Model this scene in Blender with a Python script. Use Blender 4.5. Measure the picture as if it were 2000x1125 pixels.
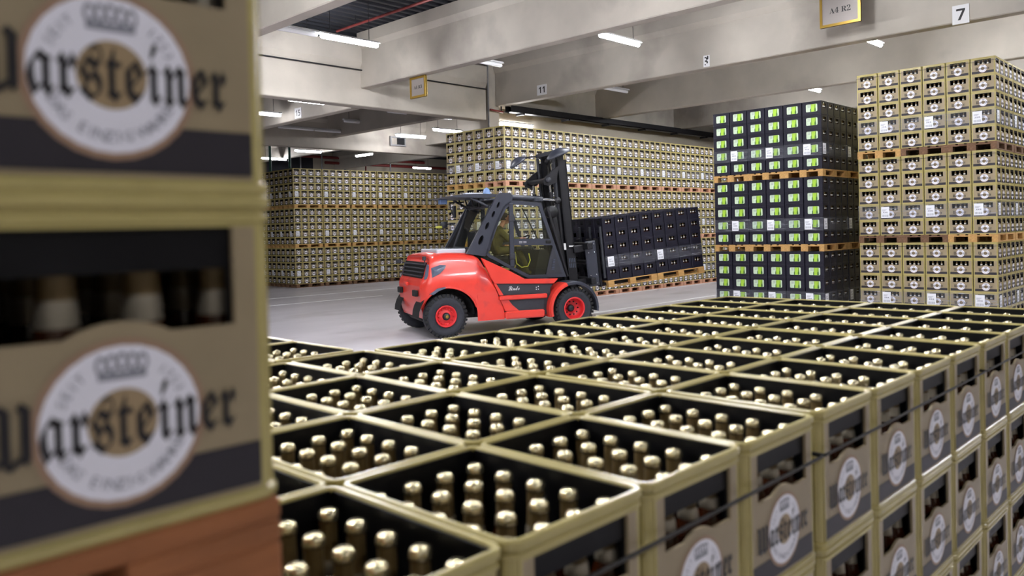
import bpy, bmesh, math, random
from mathutils import Vector, Matrix, Euler
random.seed(7)
R = math.radians
scene = bpy.context.scene
COL = scene.collection
for o in list(bpy.data.objects): bpy.data.objects.remove(o)

# ------------------------------------------------------------------ camera
CAM_H, F_PX, PP_Y = 2.0172, 1567.1, 479.0
cr = Vector((0.697, -0.7167, -0.0251)).normalized()
cw = Vector((0.7165, 0.6974, -0.0173)).normalized()
cu = cr.cross(cw).normalized(); cr = cw.cross(cu).normalized()
cam_data = bpy.data.cameras.new('camera'); cam = bpy.data.objects.new('camera', cam_data); COL.objects.link(cam)
m = Matrix((cr, cu, -cw)).transposed().to_4x4(); m.translation = (0, 0, CAM_H)
cam.matrix_world = m
cam_data.sensor_width = 36; cam_data.lens = F_PX / 2000 * 36
cam_data.shift_y = (PP_Y - 562.5) / 2000
cam_data.clip_start = .05; cam_data.clip_end = 200
cam_data.dof.use_dof = True; cam_data.dof.focus_distance = 15.5; cam_data.dof.aperture_fstop = 3.6
scene.camera = cam
# ------------------------------------------------------------------ light of the hall and exposure
world = bpy.data.worlds.new('world'); scene.world = world; world.use_nodes = True
world.node_tree.nodes['Background'].inputs[0].default_value = (.8, .85, 1, 1)
world.node_tree.nodes['Background'].inputs[1].default_value = .02
TUBE_STRENGTH = 150.0
vs = scene.view_settings
vs.view_transform = 'Standard'; vs.look = 'None'; vs.gamma = 1; vs.exposure = 0.92; vs.use_curve_mapping = False

# ------------------------------------------------------------------ helpers
def lin(c):
    c /= 255.0
    return c / 12.92 if c <= .04045 else ((c + .055) / 1.055) ** 2.4
def rgb(r, g, b): return (lin(r), lin(g), lin(b), 1)
MATS = {}
def mat(name, col, rough=.5, metal=0, noise=0, nscale=8, bump=0, bscale=60, spec=.5, emit=0, coat=0, stretch=None, dirt=None, dscale=3):
    m = bpy.data.materials.new(name); m.use_nodes = True; nt = m.node_tree; n = nt.nodes; l = nt.links
    b = n['Principled BSDF']; b.inputs['Base Color'].default_value = col
    b.inputs['Roughness'].default_value = rough; b.inputs['Metallic'].default_value = metal
    b.inputs['Specular IOR Level'].default_value = spec
    if coat: b.inputs['Coat Weight'].default_value = coat; b.inputs['Coat Roughness'].default_value = .1
    if emit: b.inputs['Emission Color'].default_value = col; b.inputs['Emission Strength'].default_value = emit
    if noise or bump or dirt:
        tc = n.new('ShaderNodeTexCoord'); mp = n.new('ShaderNodeMapping'); l.new(tc.outputs['Object'], mp.inputs[0])
        if stretch: mp.inputs['Scale'].default_value = stretch
    if noise:
        tx = n.new('ShaderNodeTexNoise'); tx.inputs['Scale'].default_value = nscale; tx.inputs['Detail'].default_value = 6
        l.new(mp.outputs[0], tx.inputs[0])
        rp = n.new('ShaderNodeValToRGB'); rp.color_ramp.elements[0].position = .3; rp.color_ramp.elements[1].position = .7
        rp.color_ramp.elements[0].color = tuple(c * (1 - noise) for c in col[:3]) + (1,)
        rp.color_ramp.elements[1].color = tuple(min(1, c * (1 + noise)) for c in col[:3]) + (1,)
        l.new(tx.outputs[0], rp.inputs[0]); last = rp.outputs[0]
        if dirt:
            t2 = n.new('ShaderNodeTexNoise'); t2.inputs['Scale'].default_value = dscale; t2.inputs['Detail'].default_value = 8
            l.new(mp.outputs[0], t2.inputs[0])
            r2 = n.new('ShaderNodeValToRGB'); r2.color_ramp.elements[0].position = .56; r2.color_ramp.elements[1].position = .74
            l.new(t2.outputs[0], r2.inputs[0])
            mx = n.new('ShaderNodeMix'); mx.data_type = 'RGBA'; mx.inputs[7].default_value = dirt
            l.new(r2.outputs[0], mx.inputs[0]); l.new(last, mx.inputs[6]); last = mx.outputs[2]
        l.new(last, b.inputs['Base Color'])
    if bump:
        t3 = n.new('ShaderNodeTexNoise'); t3.inputs['Scale'].default_value = bscale; t3.inputs['Detail'].default_value = 4
        l.new(mp.outputs[0], t3.inputs[0]); bp = n.new('ShaderNodeBump'); bp.inputs['Strength'].default_value = bump; bp.inputs['Distance'].default_value = .004
        l.new(t3.outputs[0], bp.inputs['Height']); l.new(bp.outputs[0], b.inputs['Normal'])
    MATS[name] = m
    return m
def glass_mat(name, tint, alpha, rough=.02):
    m = bpy.data.materials.new(name); m.use_nodes = True; n = m.node_tree.nodes; l = m.node_tree.links
    n.clear(); out = n.new('ShaderNodeOutputMaterial'); tr = n.new('ShaderNodeBsdfTransparent'); tr.inputs[0].default_value = tint
    gl = n.new('ShaderNodeBsdfGlossy'); gl.inputs['Roughness'].default_value = rough; gl.inputs[0].default_value = (1, 1, 1, 1)
    fr = n.new('ShaderNodeLayerWeight'); fr.inputs[0].default_value = .5
    pw = n.new('ShaderNodeMath'); pw.operation = 'POWER'; pw.inputs[1].default_value = 4
    ad = n.new('ShaderNodeMath'); ad.operation = 'MULTIPLY_ADD'; ad.inputs[1].default_value = .5; ad.inputs[2].default_value = alpha
    l.new(fr.outputs['Facing'], pw.inputs[0])
    mx = n.new('ShaderNodeMixShader'); l.new(pw.outputs[0], ad.inputs[0]); l.new(ad.outputs[0], mx.inputs[0])
    l.new(tr.outputs[0], mx.inputs[1]); l.new(gl.outputs[0], mx.inputs[2]); l.new(mx.outputs[0], out.inputs[0])
    MATS[name] = m; return m
def film_mat(name):
    m = bpy.data.materials.new(name); m.use_nodes = True; n = m.node_tree.nodes; l = m.node_tree.links
    n.clear(); out = n.new('ShaderNodeOutputMaterial'); tr = n.new('ShaderNodeBsdfTransparent'); tr.inputs[0].default_value = (.93, .94, .97, 1)
    pr = n.new('ShaderNodeBsdfPrincipled'); pr.inputs['Base Color'].default_value = (.8, .82, .9, 1); pr.inputs['Roughness'].default_value = .18
    tc = n.new('ShaderNodeTexCoord'); mp = n.new('ShaderNodeMapping'); mp.inputs['Scale'].default_value = (1.3, 1.3, 34)
    tx = n.new('ShaderNodeTexNoise'); tx.inputs['Scale'].default_value = 2.2; tx.inputs['Detail'].default_value = 5
    l.new(tc.outputs['Object'], mp.inputs[0]); l.new(mp.outputs[0], tx.inputs[0])
    rp = n.new('ShaderNodeValToRGB'); rp.color_ramp.elements[0].position = .56; rp.color_ramp.elements[0].color = (.05, .05, .05, 1)
    rp.color_ramp.elements[1].position = .80; rp.color_ramp.elements[1].color = (.55, .55, .55, 1)
    l.new(tx.outputs[0], rp.inputs[0]); mx = n.new('ShaderNodeMixShader'); l.new(rp.outputs[0], mx.inputs[0])
    l.new(tr.outputs[0], mx.inputs[1]); l.new(pr.outputs[0], mx.inputs[2]); l.new(mx.outputs[0], out.inputs[0])
    MATS[name] = m; return m

class MB:
    """collects polygons with material numbers, builds ONE mesh"""
    def __init__(s): s.v = []; s.f = []; s.m = []; s.s = []
    def add(s, vs, fs, mi=0, smooth=False):
        k = len(s.v); s.v += [tuple(p) for p in vs]
        for f in fs: s.f.append([k + i for i in f]); s.m.append(mi); s.s.append(smooth)
        return s
    def box(s, a, b, mi=0):
        x0, y0, z0 = a; x1, y1, z1 = b
        return s.add([(x0,y0,z0),(x1,y0,z0),(x1,y1,z0),(x0,y1,z0),(x0,y0,z1),(x1,y0,z1),(x1,y1,z1),(x0,y1,z1)],
                     [(0,3,2,1),(4,5,6,7),(0,1,5,4),(1,2,6,5),(2,3,7,6),(3,0,4,7)], mi)
    def cbox(s, a, b, c=.01, mi=0):
        """box with chamfered edges"""
        bm = bmesh.new(); bmesh.ops.create_cube(bm, size=1)
        for v in bm.verts:
            v.co = Vector([(a[i] + b[i]) / 2 + v.co[i] * (b[i] - a[i]) for i in range(3)])
        bmesh.ops.bevel(bm, geom=bm.edges[:], offset=c, segments=1, profile=.5, affect='EDGES')
        return s.bm(bm, mi)
    def bm(s, bm, mi=0, smooth=False, M=None):
        bm.verts.index_update()
        vs = [(M @ v.co if M else v.co.copy()) for v in bm.verts]
        s.add(vs, [[v.index for v in f.verts] for f in bm.faces], mi, smooth); bm.free(); return s
    def prism(s, poly, axis, a, b, mi=0, smooth=False):
        """polygon (2D) extruded along axis 'x','y','z' from a to b; 2D order: x->(y,z), y->(x,z), z->(x,y)"""
        def P(p, t):
            return {'x': (t, p[0], p[1]), 'y': (p[0], t, p[1]), 'z': (p[0], p[1], t)}[axis]
        n = len(poly)
        s.add([P(p, a) for p in poly] + [P(p, b) for p in poly],
              [list(range(n))[::-1], list(range(n, 2 * n))] + [(i, (i + 1) % n, n + (i + 1) % n, n + i) for i in range(n)], mi, smooth)
        return s
    def tube(s, pts, r, n=8, mi=0, cap=True, smooth=True):
        pts = [Vector(p) for p in pts]; rs = r if isinstance(r, (list, tuple)) else [r] * len(pts)
        rings = []; up = None
        for i, p in enumerate(pts):
            d = (pts[min(i + 1, len(pts) - 1)] - pts[max(i - 1, 0)]).normalized()
            if up is None:
                up = Vector((0, 0, 1)) if abs(d.z) < .9 else Vector((1, 0, 0))
            a = d.cross(up).normalized(); up = a.cross(d).normalized()
            rings.append([p + (a * math.cos(2 * math.pi * k / n) + up * math.sin(2 * math.pi * k / n)) * rs[i] for k in range(n)])
        vs = [q for rg in rings for q in rg]; fs = []
        for i in range(len(pts) - 1):
            for k in range(n): fs.append((i*n+k, i*n+(k+1)%n, (i+1)*n+(k+1)%n, (i+1)*n+k))
        s.add(vs, fs, mi, smooth)
        if cap:
            s.add(rings[0], [list(range(n))[::-1]], mi); s.add(rings[-1], [list(range(n))], mi)
        return s
    def lathe(s, prof, n=24, c=(0,0,0), axis='z', mi=0, smooth=True, mis=None):
        """profile [(r, h)] spun about axis"""
        def P(r_, h, t):
            a, b = r_ * math.cos(t), r_ * math.sin(t)
            q = {'z': (a, b, h), 'y': (a, h, b), 'x': (h, a, b)}[axis]
            return (q[0] + c[0], q[1] + c[1], q[2] + c[2])
        vs = [P(r_, h, 2 * math.pi * k / n) for r_, h in prof for k in range(n)]
        for i in range(len(prof) - 1):
            fs = [(i*n+k, i*n+(k+1)%n, (i+1)*n+(k+1)%n, (i+1)*n+k) for k in range(n)]
            base = len(s.v) if i == 0 else base
            if i == 0: s.v += vs
            for f in fs: s.f.append([base + q for q in f]); s.m.append(mis[i] if mis else mi); s.s.append(smooth)
        return s
    def xf(s, M, start=0):
        for i in range(start, len(s.v)): s.v[i] = tuple(M @ Vector(s.v[i]))
        return s
    def mesh(s, name, mats):
        me = bpy.data.meshes.new(name); me.from_pydata(s.v, [], s.f)
        for m_ in (mats if isinstance(mats, (list, tuple)) else [mats]): me.materials.append(MATS[m_] if isinstance(m_, str) else m_)
        me.polygons.foreach_set('material_index', s.m); me.polygons.foreach_set('use_smooth', s.s)
        me.update(); return me
    def build(s, name, mats, parent=None, loc=None):
        return link(name, s.mesh(name, mats), parent, loc)
def link(name, data, parent=None, loc=None, rz=0):
    o = bpy.data.objects.new(name, data); COL.objects.link(o)
    if parent: o.parent = parent
    if loc is not None: o.location = loc
    if rz: o.rotation_euler.z = rz
    return o
def tag(o, label=None, cat=None, group=None, kind=None):
    if label: o['label'] = label
    if cat: o['category'] = cat
    if group: o['group'] = group
    if kind: o['kind'] = kind
    return o
def thing(name, label, cat, loc=(0,0,0), rz=0, group=None):
    return tag(link(name, None, None, loc, rz), label, cat, group)
def struct(o, label=None): return tag(o, label, None, None, 'structure')
TXT = {}
def text2d(body, res=3):
    """flat outline of a line of writing: verts (x, y), faces"""
    if body in TXT: return TXT[body]
    c = bpy.data.curves.new('t', 'FONT'); c.body = body; c.resolution_u = res
    o = bpy.data.objects.new('t', c); COL.objects.link(o); bpy.context.view_layer.update()
    me = bpy.data.meshes.new_from_object(o.evaluated_get(bpy.context.evaluated_depsgraph_get()))
    vs = [(v.co.x, v.co.y) for v in me.vertices]; fs = [list(p.vertices) for p in me.polygons]
    bpy.data.objects.remove(o); bpy.data.curves.remove(c); bpy.data.meshes.remove(me)
    TXT[body] = (vs, fs); return TXT[body]
def text_fit(body, width=None, height=None, cx=0, cy=0, res=3):
    vs, fs = text2d(body, res)
    x0 = min(v[0] for v in vs); x1 = max(v[0] for v in vs); y0 = min(v[1] for v in vs); y1 = max(v[1] for v in vs)
    sx = (width / (x1 - x0)) if width else None; sy = (height / (y1 - y0)) if height else None
    sx = sx or sy; sy = sy or sx
    return [((v[0] - (x0 + x1) / 2) * sx + cx, (v[1] - (y0 + y1) / 2) * sy + cy) for v in vs], fs
def fraktur(t):
    return ''.join(chr(0x1D56C + ord(c) - 65) if c.isupper() else chr(0x1D586 + ord(c) - 97) if c.islower() else c for c in t)
def serifbold(t):
    return ''.join(chr(0x1D400 + ord(c) - 65) if c.isupper() else chr(0x1D7CE + ord(c) - 48) if c.isdigit() else c for c in t)
def sansbold(t): return ''.join(chr(0x1D7EC + ord(c) - 48) if c.isdigit() else c for c in t)
def script(t):
    return ''.join(chr(0x1D4D0 + ord(c) - 65) if c.isupper() else chr(0x1D4EA + ord(c) - 97) for c in t)

# ------------------------------------------------------------------ materials
mat('concrete', rgb(180, 173, 162), .75, noise=.10, nscale=1.1, dirt=rgb(128, 120, 114), dscale=.35, bump=.25, bscale=25)
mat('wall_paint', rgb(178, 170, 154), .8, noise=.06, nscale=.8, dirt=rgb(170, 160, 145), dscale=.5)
mat('far_gloom', rgb(40, 42, 48), .8, noise=.2, nscale=1)  # dark tone stands in for the missing light at the far end
mat('deck', rgb(42, 44, 52), .55, metal=.3, noise=.2, nscale=2)
mat('floor_concrete', rgb(212, 207, 213), .28, noise=.10, nscale=.7, dirt=rgb(178, 172, 174), dscale=.55, stretch=(.55, 1.3, 1), spec=.5)
mat('line_white', rgb(248, 248, 250), .5, noise=.05)
mat('galv', rgb(150, 150, 152), .45, metal=.6, noise=.1)
mat('dark_metal', rgb(36, 36, 40), .5, metal=.4, noise=.15)
mat('red_pipe', rgb(120, 46, 44), .5, noise=.1)
mat('lamp_white', rgb(214, 214, 214), .45)
mat('tube_off', rgb(225, 225, 228), .25)
mat('tube_on', (.94, .955, 1, 1), .3, emit=TUBE_STRENGTH)
mat('tube_dim', (.96, .96, 1, 1), .3, emit=TUBE_STRENGTH * .12)
mat('tube_weak', (.96, .96, 1, 1), .3, emit=TUBE_STRENGTH * .45)
mat('sign_white', rgb(228, 228, 230), .5)
mat('ink', rgb(14, 14, 18), .5)
mat('sign_grey', rgb(150, 142, 138), .5, metal=.2)
mat('brass', rgb(158, 128, 56), .35, metal=.7)
mat('crate_gold', rgb(178, 165, 106), .24, noise=.05, nscale=14, dirt=rgb(156, 140, 84), dscale=5)
mat('crate_panel', rgb(150, 135, 106), .42, noise=.06, nscale=10, bump=.15, bscale=120)
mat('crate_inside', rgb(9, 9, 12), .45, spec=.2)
mat('print_dark', rgb(34, 30, 38), .45)
mat('print_white', rgb(238, 238, 246), .45)
mat('print_gold', rgb(160, 138, 104), .4)
mat('print_ring', rgb(158, 128, 104), .45)
mat('print_black', rgb(20, 18, 22), .45)
mat('print_grey', rgb(140, 142, 152), .5)
mat('bottle_glass', rgb(52, 22, 8), .08, spec=.6)
mat('foil_gold', rgb(104, 86, 52), .45, metal=.3, bump=.2, bscale=200)  # gold darkened for the shade inside the crates
mat('foil_cap', rgb(226, 214, 176), .2, metal=.9)
mat('foil_silver_dim', rgb(150, 142, 126), .45, metal=.5)  # silver collar foil with the shade of the near crates in its colour
mat('foil_silver_lit', rgb(226, 224, 218), .35, metal=.2)  # same collar foil with bright light put into its colour
mat('crate_black', rgb(28, 27, 40), .42, spec=.3, noise=.12, nscale=10)
mat('panel_pale', rgb(204, 224, 196), .35, noise=.07, nscale=30)
mat('panel_lime', rgb(166, 208, 66), .35, noise=.08, nscale=30)
mat('panel_green', rgb(66, 110, 40), .35)
mat('wood_yellow', rgb(190, 148, 88), .7, noise=.18, nscale=5, stretch=(1, 6, 6), bump=.3)
mat('wood_pink', rgb(196, 146, 118), .7, noise=.15, nscale=5, stretch=(1, 6, 6), bump=.3)
mat('wood_brown', rgb(112, 82, 58), .75, noise=.25, nscale=5, stretch=(1, 6, 6), bump=.3)
mat('wood_orange', rgb(148, 92, 52), .7, noise=.25, nscale=5, stretch=(1, 6, 6), bump=.3)
mat('paper', rgb(236, 238, 244), .6)
mat('strap', rgb(24, 24, 26), .5)
film_mat('film')

# ================================================================== THE HALL
mb = MB(); mb.box((-16, -16, -.1), (52, 52, 0)); struct(mb.build('floor', 'floor_concrete'), 'pale grey sealed concrete hall floor')
# ribbed steel roof deck: ribs run along X
DZ = 7.33
mb = MB(); y = -16.0; prof = []
while y < 52:
    prof += [(y, DZ), (y + .11, DZ), (y + .15, DZ + .09), (y + .26, DZ + .09), (y + .30, DZ)]; y += .30
vs_ = [(x, a, b) for x in (-16, 52) for a, b in prof]; n_ = len(prof)
mb.add(vs_, [(i, i + 1, n_ + i + 1, n_ + i) for i in range(n_ - 1)])
mb.box((-16, -16, DZ + .12), (52, 52, DZ + .2))
struct(mb.build('ceiling', 'deck'), 'dark ribbed steel roof deck above the beams')
def wall(name, a, b, m_, lab): mb = MB(); mb.box(a, b); struct(mb.build(name, m_), lab)
wall('wall_back', (17.75, 18.05, 0), (52, 18.3, DZ), 'wall_paint', 'cream wall behind the long gold crate stack')
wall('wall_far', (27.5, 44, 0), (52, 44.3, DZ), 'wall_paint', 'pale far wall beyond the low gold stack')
wall('wall_far_dark', (-16, 44, 0), (27.5, 44.3, DZ), 'far_gloom', 'dark-coloured wall standing in for the unlit far end of the hall')
wall('wall_right', (51.7, -16, 0), (52, 44, DZ), 'wall_paint', 'cream end wall of the hall')
wall('wall_left', (-16, -16, 0), (-15.7, 44, DZ), 'wall_paint', 'cream wall of the hall')
wall('wall_front', (-15.7, -16, 0), (51.7, -15.7, DZ), 'wall_paint', 'cream wall of the hall')
TRIM = [0]
def trim(mb, m_, lab):
    TRIM[0] += 1; return struct(mb.build('trim_%d' % TRIM[0], m_), lab)
def ibeam(half, z0, z1, zt, fl):
    p = [(half, z0 + .02), (half, z1), (half + .012, z1 + .015), (half + fl, z1 + .14), (half + fl, zt)]
    return [(-half + .02, z0), (half - .02, z0)] + p + [(-a, b) for a, b in p[::-1]]
def beam_y(xf, y0, y1, z0=5.9, z1=6.9, zt=DZ, half=.15, lab='grey concrete roof beam'):
    mb = MB(); mb.prism([(a + xf + half, b) for a, b in ibeam(half, z0, z1, zt, .085)], 'y', y0, y1); return trim(mb, 'concrete', lab)
def beam_x(yf, x0, x1, z0, z1, zt, half=.2, lab='deep concrete girder'):
    mb = MB(); mb.prism([(a + yf + half, b) for a, b in ibeam(half, z0, z1, zt, .075)], 'x', x0, x1); return trim(mb, 'concrete', lab)
for i, xb in enumerate((-12.5, -7.5, -2.5, 2.5, 7.55, 12.53, 17.55, 22.5, 27.5, 32.5, 37.5)):
    beam_y(xb, -15.7, 17.62)
beam_x(17.62, -15.7, 17.12, 5.43, 6.42, 7.05)
beam_x(17.62, 17.78, 51.7, 5.92, 6.75, DZ)
for xb, z0 in ((2.5, 5.9), (7.55, 5.43), (12.53, 5.43), (17.55, 5.85), (22.5, 5.85)):
    beam_y(xb, 18.1, 27.0, z0, 6.9)
beam_x(27.0, -15.7, 51.7, 5.43, 6.42, 7.05)
for xb in (12.53, 17.0, 22.5, 29.0): beam_y(xb, 27.4, 43.9, 6.25, 6.9)
def column(x0, x1, y0, y1, z1=DZ):
    mb = MB(); mb.cbox((x0, y0, 0), (x1, y1, z1), .025); trim(mb, 'concrete', 'square concrete column carrying the girders')
column(17.2, 17.72, 17.64, 18.02)
column(2.6, 3.0, 17.66, 18.0, 5.43); column(-10, -9.6, 17.66, 18.0, 5.43)
column(31, 31.4, 27.05, 27.4, 5.43); column(12.6, 13.0, 27.05, 27.4, 5.43)
# frame and dark plate stand in for the shaded hole in the girder
mb = MB(); mb.box((20.55, 26.90, 5.72), (21.35, 26.98, 5.78)); mb.box((20.55, 26.90, 6.06), (21.35, 26.98, 6.12)); mb.box((20.55, 26.90, 5.78), (20.61, 26.98, 6.06)); mb.box((21.29, 26.90, 5.78), (21.35, 26.98, 6.06)); mb.box((20.95, 26.94, 5.78), (21.29, 26.98, 6.06), 1)
tag(mb.build('girder_opening', ['galv', 'dark_metal']), 'small framed dark plate standing in for a hole in the far girder', 'box')
# cable tray on the wall above the long gold stack, with hangers
tr = thing('cable_tray', 'long dark cable tray along the cream wall above the gold crates', 'cable tray', (17.9, 17.3, 5.72))
mb = MB(); mb.box((0, 0, 0), (32, .02, .2)); mb.box((0, .25, 0), (32, .27, .2)); mb.box((0, 0, 0), (32, .27, .02)); mb.build('tray', 'dark_metal', tr)
for i in range(14):
    mb = MB(); mb.box((.5 + i * 2.2, -.03, -.06), (.58 + i * 2.2, .3, 0)); mb.build('bracket', 'dark_metal', tr)
def pipe(name, pts, r, m_, lab, cat='pipe', grp=None):
    mb = MB(); mb.tube(pts, r, 8); return tag(mb.build(name, m_), lab, cat, grp)
pipe('sprinkler_pipe', [(11.42, 17.0, 7.1), (11.42, -15, 7.1)], .035, 'red_pipe', 'thin red sprinkler pipe under the dark roof deck')
for yy in (16.2, 13.0):
    pipe('pipe_hanger', [(11.42, yy, 7.1), (11.42, yy, 7.33)], .012, 'dark_metal', 'thin rod holding the red sprinkler pipe under the deck', 'hanger', 'rods of the red sprinkler pipe')
pipe('conduit', [(17.16, 17.56, 7.3), (17.16, 17.56, 4.95), (17.05, 17.5, 4.9)], .03, 'galv', 'grey conduit running down the concrete column')
pipe('conduit', [(17.74, 17.58, 6.75), (17.74, 17.58, 5.75), (17.95, 17.45, 5.7)], .022, 'dark_metal', 'dark conduit from the column to the cable tray')
pipe('water_pipe', [(17.2, 17.52, 5.75), (17.75, 17.52, 5.72)], .03, 'red_pipe', 'short rusty pipe stub across the concrete column')
pipe('cable', [(-15.6, 17.55, 6.36), (17.1, 17.55, 6.36)], .018, 'dark_metal', 'dark cable along the ledge of the deep girder', 'cable')
for k, (xa, xb, z) in enumerate(((24.5, 36, 6.95), (28, 40, 6.62))):
    pipe('fire_main', [(xa, 43.4, z), (xb, 43.4, z)], .09, 'red_pipe', ['upper red pipe along the pale far wall', 'lower red pipe along the pale far wall'][k])
for k, xx in enumerate((26.2, 27.7, 29.4, 31.0, 33)):
    pipe('drop_pipe', [(xx, 43.3, 7.2), (xx, 43.3, 0)], .05, 'red_pipe' if k == 3 else 'galv', 'red vertical pipe at the pale far wall' if k == 3 else 'thin grey vertical pipe at the pale far wall', 'pipe', None if k == 3 else 'grey pipes on the far wall')
mat('green_steel', rgb(60, 110, 104), .5)
for xx in (21.5, 23.2, 24.2):
    pipe('rack_post', [(xx - 4.5, 33.5, 0), (xx - 4.5, 33.5, 7.3)], .06, 'green_steel', 'green steel post standing in the dark far end', 'post', 'green posts at the far end')
# floor markings
def fline(name, a, b, lab): mb = MB(); mb.box(a, b); tag(mb.build(name, 'line_white'), lab, 'floor marking')
fline('floor_line', (14.0, 12.05, 0), (45, 12.17, .003), 'white floor line passing under the black crate stack')
fline('floor_line', (-10, 24.05, 0), (30, 24.17, .003), 'white floor line before the low gold stack')
fline('floor_line', (14.6, 14.86, 0), (45, 14.97, .003), 'white floor line along the long gold stack')
fline('floor_line', (6, 21.6, 0), (16, 21.68, .003), 'faint white floor line crossing the open aisle')

# ------------------------------------------------------------------ strip lights
def lamp(xc, yc, z=6.2, lit=True, n=1, lab=None, rz=0, grp=None, drop=True, weak=False, L=1.5, dim=False):
    root = thing('strip_light', lab or ('lit white strip light hanging above the hall' if lit else 'unlit strip light'), 'lamp', (xc, yc, z), rz, grp)
    W = L * n
    mb = MB(); mb.prism([(-.075, .055), (.075, .055), (.045, .10), (-.045, .10)], 'x', -W / 2, W / 2); mb.build('housing', 'lamp_white', root)
    for k in range(n):
        x0 = -W / 2 + k * L
        mb = MB(); mb.tube([(x0 + .02, 0, .01), (x0 + .05, 0, .01), (x0 + L - .05, 0, .01), (x0 + L - .02, 0, .01)], [.03, .048, .048, .03], 10)
        mb.build('tube', ('tube_dim' if dim else 'tube_weak' if yc > 20 or weak else 'tube_on') if lit else 'tube_off', root)
    if drop:
        for sx in (-W / 2 + .25, W / 2 - .25):
            mb = MB(); mb.tube([(sx, 0, .1), (sx, 0, DZ + .095 - z)], .007, 6); mb.build('hanger_rod', 'dark_metal', root)
    return root
lamp(10.1, 14.55, lab='lit strip light below the dark ribbed deck, beside the red pipe')
lamp(8.55, 14.55, lit=False, lab='unlit strip light in line with a lit one under the ribbed deck')
lamp(14.6, 10.7, lab='lit strip light in front of the beam numbered 11')
lamp(14.6, 7.0, z=6.9, lab='lit strip light high between the beams, before the sign A4 R2')
lamp(19.15, 6.97, lab='lit strip light showing its end below the beam numbered 7')
lamp(13.75, 14.3, lit=False, lab='unlit strip light behind the beam near the concrete column')
lamp(19.55, 14.62, lit=False, lab='unlit strip light hidden behind the beam numbered 11')
lamp(11.58, 18.75, z=5.6, dim=True, L=1.15, lab='lit strip light close below the deep girder, next to the sign 15')
lamp(18.2, 22.05, lit=False, n=2, lab='long unlit double strip light under the deep girder by the column')
lamp(17.6, 24.85, lit=False, lab='single unlit strip light hanging behind the deep girder')
lamp(20.3, 25.25, z=5.9, lab='lit strip light hanging before the far girder near its framed dark plate')
lamp(20.9, 23.7, z=6.0, lab='lit strip light above the corner of the long gold stack')
lamp(16.4, 26.1, z=5.97, lit=False, n=2, lab='long unlit double strip light along the far girder')
lamp(21.5, 34.8, lab='lit strip light behind the far girder, parallel to it')
lamp(24.9, 34.9, lab='lit strip light behind the far girder, turned across the others', rz=R(90))
lamp(22.0, 39.0, lab='lit strip light at the dark far end of the hall')
lamp(11.75, 21.4, z=5.6, dim=True, L=1.2, lab='lit strip light hanging beside the sign 15')
wl = lamp(18.75, 17.9, z=5.42, weak=True, lab='lit strip light on the wall over the long gold stack', drop=False)
for sx in (-.5, .5):
    mb = MB(); mb.box((sx - .02, 0, .07), (sx + .02, .16, .10)); mb.build('wall_bracket', 'dark_metal', wl)
for xc in (-10, -5, 0.2, 5.2, 10.2, 15, 20, 25, 30):
    for yc in (-4.1, 3.3, 7.0, 10.7):
        if (xc > 5.3 and yc > 7) or (xc > 10.3 and yc > 4) or (xc == 15 and yc > 0) or (yc < 0 and xc not in (-5, .2, 5.2, 20)): continue  # lamps at negative y are added, unseen, to brighten the near crate faces
        lamp(xc, yc, weak=yc < 0, grp='lamps over the near half of the hall', lab='unseen lit strip light over the near half of the hall')
for xc, yc in ((15, -.4), (20, -.4), (24.2, 6.97), (24.4, 10.7), (34, 10.7), (5, 21.8), (33, 40)):  # first two are added, unseen, to brighten the tall stack's narrow side
    lamp(xc, yc, grp='lamps hidden by beams', lab='unseen lit strip light between the beams of the hall')

# ------------------------------------------------------------------ signs
def plate_sign(name, xf, yc, zc, w, h, txt, lab, hgt=.6):
    root = thing(name, lab, 'sign', (xf, yc, zc))
    mb = MB(); mb.box((-.012, -w / 2, -h / 2), (0, w / 2, h / 2)); mb.build('plate', 'sign_white', root)
    vs, fs = text_fit(txt, height=h * hgt)
    mb = MB(); mb.add([(-.014, -a, b) for a, b in vs], fs); mb.build('lettering', 'ink', root)
plate_sign('number_sign', 17.55, 15.7, 6.13, .37, .30, sansbold('11'), 'white sign with black number 11 on the beam by the column')
plate_sign('number_sign', 17.55, 4.64, 6.05, .30, .37, sansbold('7'), 'white sign with black number 7 beside the brass-framed A4 R2 sign')
plate_sign('number_sign', 12.53, 20.75, 5.62, .36, .30, sansbold('15'), 'white sign with black number 15 on the beam behind the deep girder')
root = thing('tape_label', 'small white sticker with black scribbled marks on the long beam', 'sticker', (17.55, 10.27, 6.07))
mb = MB(); mb.box((-.006, -.085, -.14), (0, .085, .14)); mb.build('sticker', 'sign_white', root)
mb = MB()
for a, b, c_, d in ((-.05, .07, .0, .10), (-.01, .03, .05, .08), (-.04, -.02, .02, .02), (.0, -.06, .04, -.01), (-.05, -.10, -.02, -.07), (.02, .05, .055, .12)):
    mb.box((-.008, -c_, b), (-.0065, -a, d))
mb.build('marks', 'ink', root)
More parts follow.
